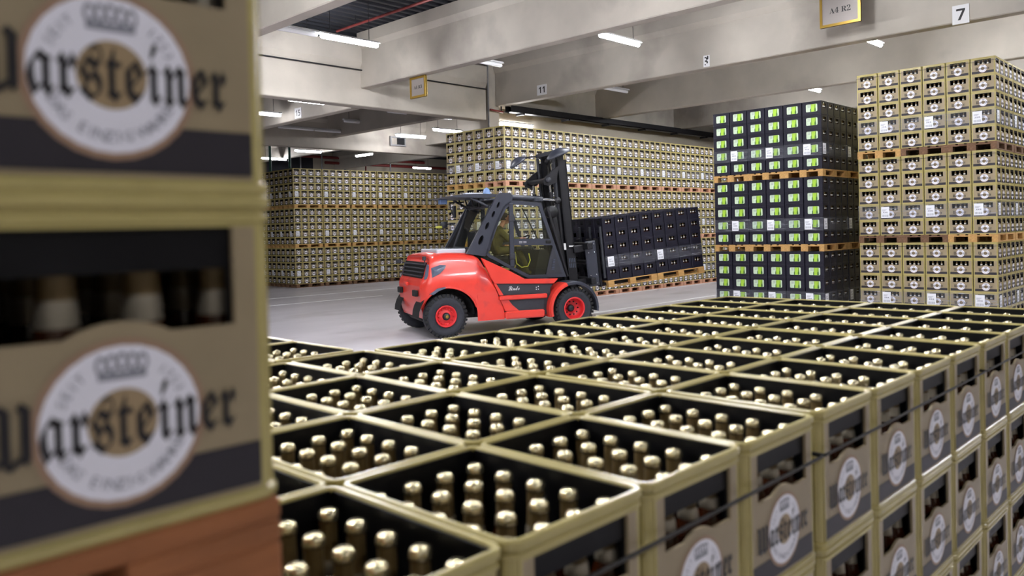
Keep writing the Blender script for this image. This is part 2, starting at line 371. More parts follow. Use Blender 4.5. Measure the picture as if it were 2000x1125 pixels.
def board_sign(loc, w, h, txt, lab, ztop, rz=0):
    root = thing('aisle_sign', lab, 'sign', loc, rz)
    mb = MB(); mb.box((-.015, -w / 2, -h / 2), (.015, w / 2, h / 2)); mb.build('board', 'sign_grey', root)
    f = .055
    for nm, a, b in (('frame_strip', (-.03, -w/2, -h/2), (.03, w/2, -h/2 + f)), ('frame_strip', (-.03, -w/2, h/2 - f), (.03, w/2, h/2)),
                     ('frame_strip', (-.03, -w/2, -h/2 + f), (.03, -w/2 + f, h/2 - f)), ('frame_strip', (-.03, w/2 - f, -h/2 + f), (.03, w/2, h/2 - f))):
        mb = MB(); mb.box(a, b); mb.build(nm, 'brass', root)
    vs, fs = text_fit(txt, width=w * .52)
    mb = MB(); mb.add([(-.018, -a, b) for a, b in vs], fs); mb.build('lettering', 'ink', root)
    for s in (-1, 1):
        mb = MB(); mb.tube([(0, s * w * .35, h / 2), (0, s * w * .35, ztop)], .006, 6); mb.build('hanger_wire', 'dark_metal', root)
board_sign((17.12, 6.82, 6.53), .86, .66, serifbold('A4 R2'), 'brass-framed grey sign reading A4 R2 before the beam', .8)
board_sign((12.70, 15.45, 5.635), .60, .52, serifbold('A4 R3'), 'brass-framed grey sign reading A4 R3 below the beam', .262)

# ================================================================== CRATES
CW, CL, CH, BH = .302, .394, .2951, .2657          # crate: short side (x), long side (y), heights of gold and black kind
T_GOLD, T_BLACK, PAL = .144 + 5 * CH, .144 + 5 * BH, .144
def rrect(w, l, r, n=4):
    pts = []
    for cx, cy, a0 in ((w/2 - r, l/2 - r, 0), (-w/2 + r, l/2 - r, 90), (-w/2 + r, -l/2 + r, 180), (w/2 - r, -l/2 + r, 270)):
        for k in range(n + 1):
            a = R(a0 + 90 * k / n); pts.append((cx + r * math.cos(a), cy + r * math.sin(a)))
    return pts
def ring(mb, loops, mi=0, smooth=False):
    """loops: list of (inset, z) swept round the crate"""
    n = None
    for ins, z in loops:
        p = rrect(CW - 2 * ins, CL - 2 * ins, max(.004, .026 - ins)); n = len(p)
        mb.v += [(a, b, z) for a, b in p]
    k0 = len(mb.v) - n * len(loops)
    for i in range(len(loops) - 1):
        for k in range(n):
            mb.f.append([k0+i*n+k, k0+i*n+(k+1)%n, k0+(i+1)*n+(k+1)%n, k0+(i+1)*n+k]); mb.m.append(mi); mb.s.append(smooth)
def side_map(side, off):
    """(u, v, n) -> 3D for the four faces; u runs left to right as seen from outside, n is outwards"""
    if side == 0: return lambda u, v, n=0: (-CW/2 + off - n, -u, v)       # -X long
    if side == 1: return lambda u, v, n=0: (CW/2 - off + n, u, v)         # +X long
    if side == 2: return lambda u, v, n=0: (u, -CL/2 + off - n, v)        # -Y short
    return lambda u, v, n=0: (-u, CL/2 - off + n, v)                      # +Y short
def plate(mb, P, poly, t=.006, mi=0):
    n = len(poly)
    mb.add([P(a, b, 0) for a, b in poly] + [P(a, b, -t) for a, b in poly],
           [list(range(n)), list(range(n, 2*n))[::-1]] + [(i, n + i, n + (i+1) % n, (i+1) % n) for i in range(n)], mi)
def quad(u0, v0, u1, v1): return [(u0, v0), (u1, v0), (u1, v1), (u0, v1)]
DISC_V, DISC_R, HUMP = .0988, .070, .086
def hump_poly(hw, v0, vb):
    pts = [(-hw, v0), (hw, v0), (hw, vb)]
    if HUMP + DISC_V > vb:
        a1 = math.asin((vb - DISC_V) / HUMP)
        for k in range(9):
            a = a1 + (math.pi - 2 * a1) * k / 8; pts.append((HUMP * math.cos(a), DISC_V + HUMP * math.sin(a)))
    pts.append((-hw, vb)); return pts
def gold_meshes():
    H = CH; ins = .005
    sh = MB(); ln = MB(); PR = {}
    ring(sh, [(.009, H - .014), (0, H - .012), (0, H - .003), (.003, H), (.009, H), (.012, H - .003), (.012, H - .008)])
    ring(sh, [(.007, H - .028), (.002, H - .026), (.002, H - .020), (.007, H - .018)])
    ring(sh, [(.016, .0), (.003, .0), (.001, .003), (.001, .010), (.006, .013)])
    for sx in (-1, 1):
        for sy in (-1, 1):
            c = (sx * (CW/2 - ins - .024), sy * (CL/2 - ins - .024))
            for mbx, rr_ in ((sh, .024), (ln, .0205)):
                ar = [(c[0] + sx * rr_ * math.cos(R(15 * q)), c[1] + sy * rr_ * math.sin(R(15 * q))) for q in range(7)]
                mbx.add([(a, b, .010) for a, b in ar] + [(a, b, H - .008) for a, b in ar], [(q, q + 1, 8 + q, 7 + q) for q in range(6)], 0, True)
    for side in range(4):
        full = CL if side < 2 else CW
        hw = full / 2 - ins - .014; pw = full / 2 - ins - .020; ww = .128 if side < 2 else .104; vb = .585 * H if side > 1 else .575 * H; vt = H - .031 if side > 1 else .87 * H
        P = side_map(side, ins)
        plate(sh, P, quad(-hw, .010, -pw, H - .010), .006, 0); plate(sh, P, quad(pw, .010, hw, H - .010), .006, 0)
        plate(sh, P, quad(-pw, vt, pw, H - .010), .006, 0); plate(sh, P, quad(-pw, .010, pw, .02), .006, 1)
        plate(sh, P, quad(-pw, .02, -ww, vt), .006, 1); plate(sh, P, quad(ww, .02, pw, vt), .006, 1)
        plate(sh, P, hump_poly(ww, .02, vb), .006, 1)
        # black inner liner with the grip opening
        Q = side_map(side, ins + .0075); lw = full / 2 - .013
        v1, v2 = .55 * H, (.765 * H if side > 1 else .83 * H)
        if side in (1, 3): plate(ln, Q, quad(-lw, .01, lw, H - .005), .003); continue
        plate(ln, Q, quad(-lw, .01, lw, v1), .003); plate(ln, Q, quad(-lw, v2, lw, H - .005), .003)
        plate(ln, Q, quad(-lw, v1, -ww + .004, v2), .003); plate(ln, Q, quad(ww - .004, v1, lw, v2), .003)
        if side in (1, 3): continue
        bd = MB(); lg = MB(); lt = MB()
        # print: dark band, disc, lettering
        N = lambda u, v, d: P(u, v, d)
        k = .058; a1 = .03
        bd.add([N(-pw, .014 + a1 * .1, .0008), N(pw, .014 + a1 * .1, .0008), N(pw, k, .0008), N(-pw, k, .0008)], [(0, 1, 2, 3)])
        for rad, d, mi in ((DISC_R + .002, .0012, 1), (DISC_R - .004, .0016, 0), (.029, .0020, 2)):
            lg.add([N(rad * math.cos(2*math.pi*q/28), DISC_V + rad * math.sin(2*math.pi*q/28), d) for q in range(28)], [list(range(28))], mi)
        # crown
        cy = DISC_V + .043
        lg.add([N(a, cy + b, .0021) for a, b in ((-.020, -.006), (.020, -.006), (.020, .0), (-.020, .0))], [(0, 1, 2, 3)], 3)
        for q in (-2, -1, 0, 1, 2):
            c0 = (q * .0085, cy + .009 - abs(q) * .001)
            lg.add([N(c0[0] + .0052 * math.cos(t), c0[1] + .0085 * math.sin(t), .0021) for t in [2*math.pi*j/10 for j in range(10)]], [list(range(10))], 3)
            lg.add([N(c0[0] + .0026 * math.cos(t), c0[1] + .0050 * math.sin(t), .0024) for t in [2*math.pi*j/8 for j in range(8)]], [list(range(8))], 0)
        # small writing round the ring
        def arc(txt, mid, span, rad, hh, flip):
            nn = len(txt)
            for q, ch in enumerate(txt):
                if ch == ' ': continue
                fr = (q + .5) / nn - .5
                a = R(mid + (fr * span if flip else -fr * span)); rot = a + (R(90) if flip else -R(90))
                vs, fs = text_fit(ch, height=hh, res=1)
                lg.add([N(rad * math.cos(a) + x * math.cos(rot) - y * math.sin(rot), DISC_V + rad * math.sin(a) + x * math.sin(rot) + y * math.cos(rot), .0022) for x, y in vs], fs, 3)
        arc('DAS EINZIG WAHRE', 270, 130, .052, .009, True); arc('SEIT', 142, 34, .053, .008, False); arc('1753', 38, 34, .053, .008, False)
        vs, fs = text_fit(fraktur('arsteiner'), width=.166, height=.055, cx=.018, cy=DISC_V + .004, res=2)
        lt.add([N(a, b, .0028) for a, b in vs], fs)
        yb, yt = DISC_V - .023, DISC_V + .030                       # blackletter W: three heavy stems with pointed feet
        for q, (x0, x1) in enumerate(((-.107, -.0995), (-.0925, -.085), (-.078, -.0705))):
            lt.add([N(a, b, .0028) for a, b in ((x0, yb + .007), ((x0 + x1) / 2, yb + .001), (x1, yb + .007), (x1, yt - .006), ((x0 + x1) / 2 - .003, yt), (x0 - .003, yt - .005), (x0, yt - .009))], [list(range(7))])
        for x0 in (-.1035, -.089):
            lt.add([N(a, b, .0028) for a, b in ((x0, yb + .001), (x0 + .004, yb - .001), (x0 + .0145, yb + .007), (x0 + .0145, yb + .013), (x0 + .004, yb + .006))], [list(range(5))])
        PR[side] = (bd.mesh('band', 'print_dark'), lg.mesh('logo', ['print_white', 'print_ring', 'print_gold', 'print_grey']), lt.mesh('lettering', 'print_black'))
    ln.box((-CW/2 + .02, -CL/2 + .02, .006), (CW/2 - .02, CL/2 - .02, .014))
    return sh.mesh('shell', ['crate_gold', 'crate_panel']), ln.mesh('liner', 'crate_inside'), PR
GOLD = gold_meshes()
def black_meshes(plain=False):
    H = BH; ins = .006
    sh = MB(); ln = MB(); pn = MB()
    ring(sh, [(.012, H - .016), (0, H - .014), (0, H - .003), (.003, H), (.011, H), (.014, H - .004), (.014, H - .04)])
    ring(sh, [(.016, .0), (.003, .0), (.001, .004), (.001, .014), (.008, .018)])
    for sx in (-1, 1):
        for sy in (-1, 1): sh.lathe([(.014, .012), (.014, H - .012)], 10, (sx * (CW/2 - ins - .014), sy * (CL/2 - ins - .014), 0))
    for side in range(4):
        full = CL if side < 2 else CW; hw = full / 2 - ins - .012; P = side_map(side, ins)
        if side < 2 and not plain:
            ww, v0, v1 = .115, .24 * H, .80 * H
        else:
            ww, v0, v1 = .072, .50 * H, .84 * H
        plate(sh, P, quad(-hw, .012, hw, v0)); plate(sh, P, quad(-hw, v1, hw, H - .012))
        plate(sh, P, quad(-hw, v0, -ww, v1)); plate(sh, P, quad(ww, v0, hw, v1))
        Q = side_map(side, ins + .010); lw = full / 2 - .018
        if side in (1, 3):
            plate(ln, Q, quad(-lw, .01, lw, H - .012), .003); continue
        if side < 2 and not plain:
            plate(ln, Q, quad(-lw, .01, lw, H - .012), .003)
            # printed picture panel set back in the rounded opening
            S = side_map(side, ins + .004)
            def pq(u0, a, u1, b, d, mi): pn.add([S(x, y, d) for x, y in quad(u0, a, u1, b)], [(0, 1, 2, 3)], mi)
            pq(-ww, v0, ww, v1, 0, 0); pq(-.012, v0 + .002, .082, v1 - .002, .0006, 1); pq(-.016, v0 + .004, -.009, v1 - .01, .001, 2)
            pn.add([S(a, b, .0012) for a, b in ((.052, v0 + .004), (.086, v0 + .004), (.084, v0 + .05), (.074, v0 + .075), (.072, v1 - .012), (.064, v1 - .012), (.062, v0 + .075), (.053, v0 + .05))], [list(range(8))], 2)
            pn.add([S(a, b, .0012) for a, b in ((-.03, v0 + .002), (-.012, v0 + .002), (-.014, v0 + .05), (-.02, v0 + .07), (-.028, v0 + .05))], [list(range(5))], 2)
            for j in range(3): pq(-.09, v1 - .024 - j * .018, -.035, v1 - .018 - j * .018, .0012, 3)
            # rounded frame corners
            for cx, cy, sx, sy in ((-ww, v0, 1, 1), (ww, v0, -1, 1), (ww, v1, -1, -1), (-ww, v1, 1, -1)):
                r_ = .022; arc_ = [(cx + sx * (r_ - r_ * math.cos(t)), cy + sy * (r_ - r_ * math.sin(t))) for t in [R(18 * q) for q in range(6)]]
                plate(sh, P, [(cx, cy)] + arc_)
        else:
            a, b = v0 - .004, v1 + .004
            plate(ln, Q, quad(-lw, .01, lw, a), .003); plate(ln, Q, quad(-lw, b, lw, H - .012), .003)
            plate(ln, Q, quad(-lw, a, -ww, b), .003); plate(ln, Q, quad(ww, a, lw, b), .003)
    ln.box((-CW/2 + .016, -CL/2 + .016, .006), (CW/2 - .016, CL/2 - .016, .014))
    if plain: return sh.mesh('shell', 'crate_black'), ln.mesh('liner', 'crate_inside')
    return sh.mesh('shell', 'crate_black'), ln.mesh('liner', 'crate_inside'), pn.mesh('picture_panel', ['panel_pale', 'panel_lime', 'panel_green', 'print_grey'])
BLACK = black_meshes(); PLAIN = black_meshes(True)
ORD = ['first', 'second', 'third', 'fourth', 'fifth', 'sixth', 'seventh', 'eighth', 'ninth', 'tenth', 'eleventh', 'twelfth', 'thirteenth']
def gold_crate(loc, label, group, sides=()):
    o = thing('beer_crate', label, 'crate', loc, 0, group)
    link('shell', GOLD[0], o); link('liner', GOLD[1], o)
    for sd in sides:
        for nm, me in zip(('band', 'logo', 'lettering'), GOLD[2][sd]): link(nm, me, o)
    return o
def black_crate(loc, label, group, M=None, meshes=None):
    o = thing('black_crate', label, 'crate', loc, 0, group)
    if M is not None: o.matrix_world = M
    for nm, me in zip(('shell', 'liner', 'picture_panel'), meshes or BLACK): link(nm, me, o)
    return o
# ---- bottles
BT = .277
def bottle_meshes():
    g = MB(); g.lathe([(.0, .014), (.031, .014), (.033, .02), (.033, .125), (.030, .15), (.019, .178), (.0165, .19)], 14)
    fo = MB(); fo.lathe([(.0178, .184), (.0186, .185), (.0172, .200), (.0152, .203), (.0142, .235), (.0135, .262)], 14, mis=[1, 1, 1, 0, 0])
    cp = MB(); cp.lathe([(.0135, .259), (.0158, .260), (.0162, .264), (.0150, .272), (.0110, .2762), (.0, BT)], 14)
    return g.mesh('glass_body', 'bottle_glass'), fo.mesh('neck_foil', ['foil_gold', 'foil_silver_dim']), cp.mesh('crown_cap', 'foil_cap')
BOTTLE = bottle_meshes()
def bottle(loc, label, group):
    o = thing('beer_bottle', label, 'bottle', loc, random.random() * 6, group)
    for nm, me in zip(('glass_body', 'neck_foil', 'crown_cap'), BOTTLE): link(nm, me, o)
def slots():
    for a in range(4):
        for b in range(5): yield ((a - 1.5) * .0715, (b - 2) * .0735)
FB = MB()      # bottles beyond the 300 nearest: one object
def far_bottle(x, y, z, n=6, low=.15, M=None, s=1.0, collar=1):
    prof = [(.030, low, 2), (.0185, .180, 1), (.0168, .204, 0), (.0135, .25, 0), (.0158, .260, 3), (.0145, .273, 3), (.0, BT, 3)]
    vs = []
    for r_, h, _ in prof[:-1]:
        for k in range(n):
            a = 2 * math.pi * (k + .5) / n; vs.append((x + r_ * math.cos(a), y + r_ * math.sin(a), z + h * s))
    vs.append((x, y, z + BT * s))
    if M is not None: vs = [tuple(M @ Vector(q)) for q in vs]
    k0 = len(FB.v); FB.v += vs; L_ = len(prof) - 1
    mis = [0, collar, 2, 3, 3]      # glass, silver, gold, cap
    for i in range(L_ - 1):
        for k in range(n): FB.f.append([k0+i*n+k, k0+i*n+(k+1)%n, k0+(i+1)*n+(k+1)%n, k0+(i+1)*n+k]); FB.m.append(mis[i]); FB.s.append(True)
    for k in range(n): FB.f.append([k0+(L_-1)*n+k, k0+(L_-1)*n+(k+1)%n, k0+L_*n]); FB.m.append(3); FB.s.append(True)
def window_bottles(x, y, z, long=True, short=True, s=1.0, M=None, nl=5, collar=1):
    if long:
        for b in range(5):
            if abs(b - 2) <= nl // 2: far_bottle(x - CW/2 + .046, y + (b - 2) * .0735, z, M=M, s=s, collar=collar)
    if short:
        for a in range(4):
            if a or not long: far_bottle(x + (a - 1.5) * .0715, y - CL/2 + .05, z, M=M, s=s, collar=collar)
# ---- far crates: one object of simple crates with real recesses
FC = MB()
def far_crate(x, y, z, faces=(0, 2), hs=1.0, rz=0, wx=1.0):
    H = CH * hs; k0 = len(FC.v); mbs = FC
    w2, l2 = CW / 2 * wx - .003, CL / 2 - .003
    ca, sa = math.cos(rz), math.sin(rz)
    def G(px, py, pz): return (x + px * ca - py * sa, y + px * sa + py * ca, z + pz)
    for side in range(4):
        if side not in faces:
            q = {0: ((-w2, l2), (-w2, -l2)), 1: ((w2, -l2), (w2, l2)), 2: ((-w2, -l2), (w2, -l2)), 3: ((w2, l2), (-w2, l2))}[side]
            mbs.add([G(q[0][0], q[0][1], 0), G(q[1][0], q[1][1], 0), G(q[1][0], q[1][1], H), G(q[0][0], q[0][1], H)], [(0, 1, 2, 3)], 0); continue
        hw = l2 if side == 0 else w2
        if side == 0: P = lambda u, v, n=0: G(-w2 - n, -u, v)
        else: P = lambda u, v, n=0: G(u, -l2 - n, v)
        ww = .128 if side == 0 else .104 * wx; vb, vt = .575 * H, (.85 * H if side == 0 else .90 * H)
        e = .014
        def qd(u0, v0, u1, v1, d, mi): mbs.add([P(u0, v0, d), P(u1, v0, d), P(u1, v1, d), P(u0, v1, d)], [(0, 1, 2, 3)], mi)
        qd(-hw, 0, -hw + e, H, 0, 0); qd(hw - e, 0, hw, H, 0, 0); qd(-hw + e, vt, hw - e, H, 0, 0); qd(-hw + e, 0, hw - e, .02, 0, 0)
        qd(-hw + e, .02, hw - e, vb, -.002, 1); qd(-hw + e, vb, -ww, vt, -.002, 1); qd(ww, vb, hw - e, vt, -.002, 1)
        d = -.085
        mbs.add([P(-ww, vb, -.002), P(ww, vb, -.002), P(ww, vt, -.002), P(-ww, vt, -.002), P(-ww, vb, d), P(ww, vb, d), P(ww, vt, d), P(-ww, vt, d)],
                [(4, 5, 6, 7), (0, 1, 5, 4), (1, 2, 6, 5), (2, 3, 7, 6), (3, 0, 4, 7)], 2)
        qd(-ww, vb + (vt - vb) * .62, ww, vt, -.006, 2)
        qd(-hw + e, .02, hw - e, .058 * hs, .0, 3)
        mbs.add([P(DISC_R * math.cos(2*math.pi*q/10), DISC_V * hs + DISC_R * math.sin(2*math.pi*q/10) * hs, .001) for q in range(10)], [list(range(10))], 4)
        mbs.add([P(.028 * math.cos(2*math.pi*q/6), DISC_V * hs + .028 * math.sin(2*math.pi*q/6), .0015) for q in range(6)], [list(range(6))], 5)
        for u0, u1 in ((-.105, -.076), (.076, .100), (-.06, -.036), (.036, .062), (-.026, .026)):
            qd(u0, DISC_V * hs - .016, u1, DISC_V * hs + .018, .002, 3)
# ---- pallets (length 1.2 along X, width .8 along Y)
def pallet_parts(lx=1.2, wy=.8):
    P = {}
    def bx(a, b): mb = MB(); mb.box(a, b); return mb
    P['top_board'] = [((-lx/2, y0, .122), (lx/2, y0 + w, .144)) for y0, w in ((-wy/2, .145), (-wy/2 + .185, .10), (-.0725, .145), (wy/2 - .285, .10), (wy/2 - .145, .145))]
    P['stringer'] = [((x - .0725, -wy/2, .1), (x + .0725, wy/2, .122)) for x in (-lx/2 + .0725, 0, lx/2 - .0725)]
    P['block'] = [((x - .0725, y - w/2, .022), (x + .0725, y + w/2, .1)) for x in (-lx/2 + .0725, 0, lx/2 - .0725) for y, w in ((-wy/2 + .05, .1), (0, .145), (wy/2 - .05, .1))]
    P['bottom_board'] = [((-lx/2, y - w/2, 0), (lx/2, y + w/2, .022)) for y, w in ((-wy/2 + .05, .1), (0, .145), (wy/2 - .05, .1))]
    return P
PP = pallet_parts(); PM = {}
for wd in ('wood_yellow', 'wood_pink', 'wood_brown', 'wood_orange'):
    one = MB()
    for nm, lst in PP.items():
        for k, (a, b) in enumerate(lst):
            sz = tuple(round(b[i] - a[i], 4) for i in range(3)); key = (wd, nm, sz)
            if key not in PM:
                mb = MB(); mb.cbox(tuple(-s_ / 2 for s_ in sz), tuple(s_ / 2 for s_ in sz), .003); PM[key] = mb.mesh(nm, wd)
            one.box(a, b)
    PM[(wd, 'whole')] = one.mesh('pallet', wd)
def pallet(loc, wd, label, group, parts=True, rz=0, M=None):
    if not parts:
        o = tag(link('pallet', PM[(wd, 'whole')], None, loc, rz), label, 'pallet', group); return o
    o = thing('pallet', label, 'pallet', loc, rz, group)
    if M is not None: o.matrix_world = M
    for nm, lst in PP.items():
        for a, b in lst:
            sz = tuple(round(b[i] - a[i], 4) for i in range(3))
            link(nm, PM[(wd, nm, sz)], o, tuple((a[i] + b[i]) / 2 for i in range(3)))
    return o
# ---- stretch film, straps and label sheets
def film(x0, y0, x1, y1, z0, z1, label, group, M=None):
    mb = MB(); mb.add([(x0, y0, z0), (x1, y0, z0), (x1, y1, z0), (x0, y1, z0), (x0, y0, z1), (x1, y0, z1), (x1, y1, z1), (x0, y1, z1)],
                      [(0, 1, 5, 4), (1, 2, 6, 5), (2, 3, 7, 6), (3, 0, 4, 7)])
    o = tag(mb.build('stretch_film', 'film'), label, 'plastic film', group)
    if M is not None: o.matrix_world = M
def strap(x0, y0, x1, y1, z, label, group, r=.004):
    mb = MB(); mb.tube([(x0, y0, z), (x1, y0, z), (x1, y1, z), (x0, y1, z), (x0, y0, z)], r, 5)
    tag(mb.build('strap', 'strap'), label, 'strap', group)
def sheet_mesh():
    mb = MB(); w, h = .150, .210
    mb.box((-w/2, -.0006, 0), (w/2, 0, h), 0)
    def b(u0, v0, u1, v1): mb.add([(u0, -.0010, v0), (u1, -.0010, v0), (u1, -.0010, v1), (u0, -.0010, v1)], [(0, 1, 2, 3)], 1)
    for k in range(3): b(-.055, .155 - k * .012, .03 - k * .015, .160 - k * .012)
    b(-.04, .098, -.02, .115); b(-.012, .098, .01, .115); b(.018, .098, .042, .115); b(-.055, .086, .055, .089)
    x = -.058
    while x < .055:
        ww_ = random.choice((.002, .003, .005)); b(x, .02, x + ww_, .062); x += ww_ + random.choice((.003, .004))
    return mb.mesh('label_sheet', ['paper', 'print_grey'])
SHEET = sheet_mesh()
def sheet(loc, face, label, group, M=None):
    """face 0: on a -X face, 1: on a -Y face"""
    o = tag(link('label_sheet', SHEET, None, loc, R(-90) if face == 0 else 0), label, 'paper sheet', group)
    o.rotation_euler.y = 0
    if M is not None: o.matrix_world = M
    return o
TIER = ['bottom', 'middle', 'top']

# ================================================================== NEAR BLOCK (5 layers, seen from above)
FX, FY, FZ = .41, .711, .144
ci = []                                # crates of the top layer: (x, y, row, inward)
def fx_of(i): return FX + (i // 4) * 1.242 + (i % 4) * .3055 + .1525
for i in range(12):
    for j in range(4): ci.append((fx_of(i), FY + (j // 2) * .803 + (j % 2) * .398 + .199, i, j))
for i in range(4):
    for j in (4, 5, 6, 7): ci.append((fx_of(i) - .012, FY + 1.632 + (j - 4) * .398 + .199, i, j))
for i in range(4):
    for j in (0, 1): ci.append((FX - 1.242 + i * .3055 + .1525, FY + j * .398 + .199, i - 4, j))
ztop = FZ + 4 * CH
near = []
for x, y, i, j in ci:
    dx, dy = random.uniform(-.0015, .0015), random.uniform(-.0015, .0015)
    if i < 0:
        far_crate(x, y, ztop); near_ok = False
    else:
        where = 'outermost' if j == 0 else '%s inward' % ORD[j]
        gold_crate((x + dx, y + dy, ztop), 'open gold crate atop near block, %s row from foreground stack, %s' % (ORD[i], where), 'open crates on top of the near block', (2,) if j == 0 else ())
        near.append((x + dx, y + dy, i, j))
# lower layers: the outer wall is built crate by crate, the core behind it belongs to the far crates
for l in range(4):
    z = FZ + l * CH
    for i in range(12):
        gold_crate((fx_of(i), FY + .199, z), 'gold crate in near block wall, %s layer below top, %s column from foreground stack' % (ORD[3 - l], ORD[i]), 'crates in the outer wall of the near block', (2,))
        far_crate(fx_of(i), FY + 1.4, z, ())
    for i in range(4):
        far_crate(fx_of(i), FY + 2.3, z, ()); far_crate(FX - 1.242 + i * .3055 + .1525, FY + .2, z, ())
for k in range(3):
    for q in range(2):
        pallet((FX + k * 1.242 + .611, FY + q * .803 + .4, 0), 'wood_yellow', 'wooden pallet under the near block, %s from foreground stack, %s row' % (ORD[k], 'outer' if q == 0 else 'inner'), 'pallets under the near block', False)
pallet((FX - 1.242 + .611, FY + .4, 0), 'wood_yellow', 'wooden floor pallet below the foreground stack', 'pallets under the near block', False)
pallet((FX + .6, FY + 2.03, 0), 'wood_yellow', 'wooden floor pallet under the inner wing of the near block', 'pallets under the near block', False)
for k in range(3):
    strap(FX + k * 1.242 - .004, FY - .006, FX + k * 1.242 + 1.226, FY + .803, ztop + .208, 'black strap round the %s pallet load of the near block' % ORD[k], 'straps on the near block', .0035)
# bottles: the 300 nearest one by one
near.sort(key=lambda t: t[0] ** 2 + t[1] ** 2)
for k, (x, y, i, j) in enumerate(near):
    for q_, (a, b) in enumerate(slots()):
        a_, b_ = q_ // 5, q_ % 5
        if k < 15:
            bottle((x + a, y + b, ztop), 'gold-capped bottle, %s across, %s along, in near block crate, %s row, %s inward' % (ORD[a_], ORD[b_], ORD[i], ORD[j]), 'bottles in the nearest open crates')
        else: far_bottle(x + a, y + b, ztop, n=10 if k < 40 else 8, collar=4)
for l in range(4):
    for i in range(12): window_bottles(fx_of(i), FY + .199, FZ + l * CH, long=False, collar=4)

# ================================================================== FOREGROUND STACK on the near block
PX1, PZ = .408, T_GOLD + .0005
pallet((PX1 - .61, FY + .4, PZ), 'wood_orange', 'orange-brown wooden pallet under the blurred foreground crates', None)
for l in range(3):
    for i in range(3):
        for j in range(2):
            x, y, z = PX1 - .1525 - i * .3055, FY + .199 + j * .398, PZ + PAL + l * CH
            gold_crate((x, y, z), 'gold crate in foreground stack, %s layer above its pallet, %s from end, %s' % (ORD[l], ORD[i], 'outer row' if j == 0 else 'inner row'), 'crates of the foreground stack', (2,) if j == 0 else ())
            for a, b in slots(): far_bottle(x + a, y + b, z, n=12, low=.03, collar=4)

# ================================================================== STACKS
RX, RY = 15.898, 3.676                 # tall gold stack
def stack_extras(x0, y0, tier, T, H, nx, ny, name, side_pallets, front=True, sheets=True):
    """film, strap, sheets for the outer pallets of one tier"""
rpy = .3955
wood = ['wood_yellow', 'wood_brown', 'wood_pink']
for t in range(3):
    z0 = t * T_GOLD
    for c in range(3):                  # pallets along y (front), c=0 nearest the camera side
        for d in range(3):              # pallets deep along x
            if c > 0 and d > 0: continue
            px, py = RX + d * 1.235, RY + c * .791
            wd = 'wood_yellow' if (t == 2 and c == 2) or (t == 1 and c == 0) else ('wood_brown' if t == 1 else random.choice(['wood_yellow', 'wood_brown']))
            lab = 'wooden pallet under %s tier of tall gold stack, %s' % (TIER[t], ('%s from the black stack' % ORD[2 - c]) if d == 0 else ('%s back along its narrow side' % ORD[d]))
            pallet((px + .605, py + .395, z0), wd, lab, 'pallets of the tall gold stack')
            for l in range(5):
                for i in range(4):
                    for j in range(2):
                        x, y, z = px + i * .303 + .1515, py + j * rpy + .1975, z0 + PAL + l * CH
                        fx_, fy_ = (d == 0 and i == 0), (c == 0 and j == 0)
                        if not (fx_ or fy_): continue
                        col = 5 - (c * 2 + j)
                        if fx_:
                            gold_crate((x, y, z), 'gold crate, tall stack, %s tier, %s layer up, %s column from the black stack' % (TIER[t], ORD[l], ORD[col]), 'front crates of the tall gold stack', (0, 2) if fy_ else (0,))
                        elif d == 0 and i < 3:
                            gold_crate((x, y, z), 'gold crate on narrow side of tall stack, %s tier, %s layer up, %s from corner' % (TIER[t], ORD[l], ORD[i]), 'side crates of the tall gold stack', (2,))
                        else: far_crate(x, y, z, (2,))
                        window_bottles(x, y, z, long=fx_, short=fy_)
            x0, y0, x1, y1 = px - .004, py - .004, px + 1.216, py + .794
            zf = z0 + PAL + CH
            film(x0, y0, x1, y1, zf + .005, zf + CH - .01, 'clear stretch film, %s tier of tall gold stack, %s pallet' % (TIER[t], ('%s from the black stack' % ORD[2 - c]) if d == 0 else ('%s back' % ORD[d])), 'stretch film on the tall gold stack')
            strap(x0, y0, x1, y1, z0 + PAL + 4 * CH + .225, 'thin dark strap, %s tier of tall gold stack, %s pallet' % (TIER[t], ('%s from the black stack' % ORD[2 - c]) if d == 0 else ('%s back' % ORD[d])), 'straps on the tall gold stack', .003)
            if d == 0: sheet((px - .006, py + .29, zf + .035), 0, 'white printed sheet on %s tier of tall gold stack, %s pallet from the black stack' % (TIER[t], ORD[2 - c]), 'sheets on the tall gold stack')
            if c == 0: sheet((px + .12, py - .006, zf + .035), 1, 'white printed sheet on narrow side of tall gold stack, %s tier, %s pallet' % (TIER[t], ORD[d]), 'sheets on the narrow side of the tall gold stack')
# unseen body of the tall stack: its far side keeps the alley beside the black stack dark
for t in range(3):
    for d in range(6):
        for l in range(5):
            for i in range(4):
                x = RX + d * 1.235 + i * .303 + .1515; z = t * T_GOLD + PAL + l * CH
                if d or i: far_crate(x, RY + 2 * .791 + rpy + .1975, z, ())
                if d > 2: far_crate(x, RY + .1975, z, (2,))
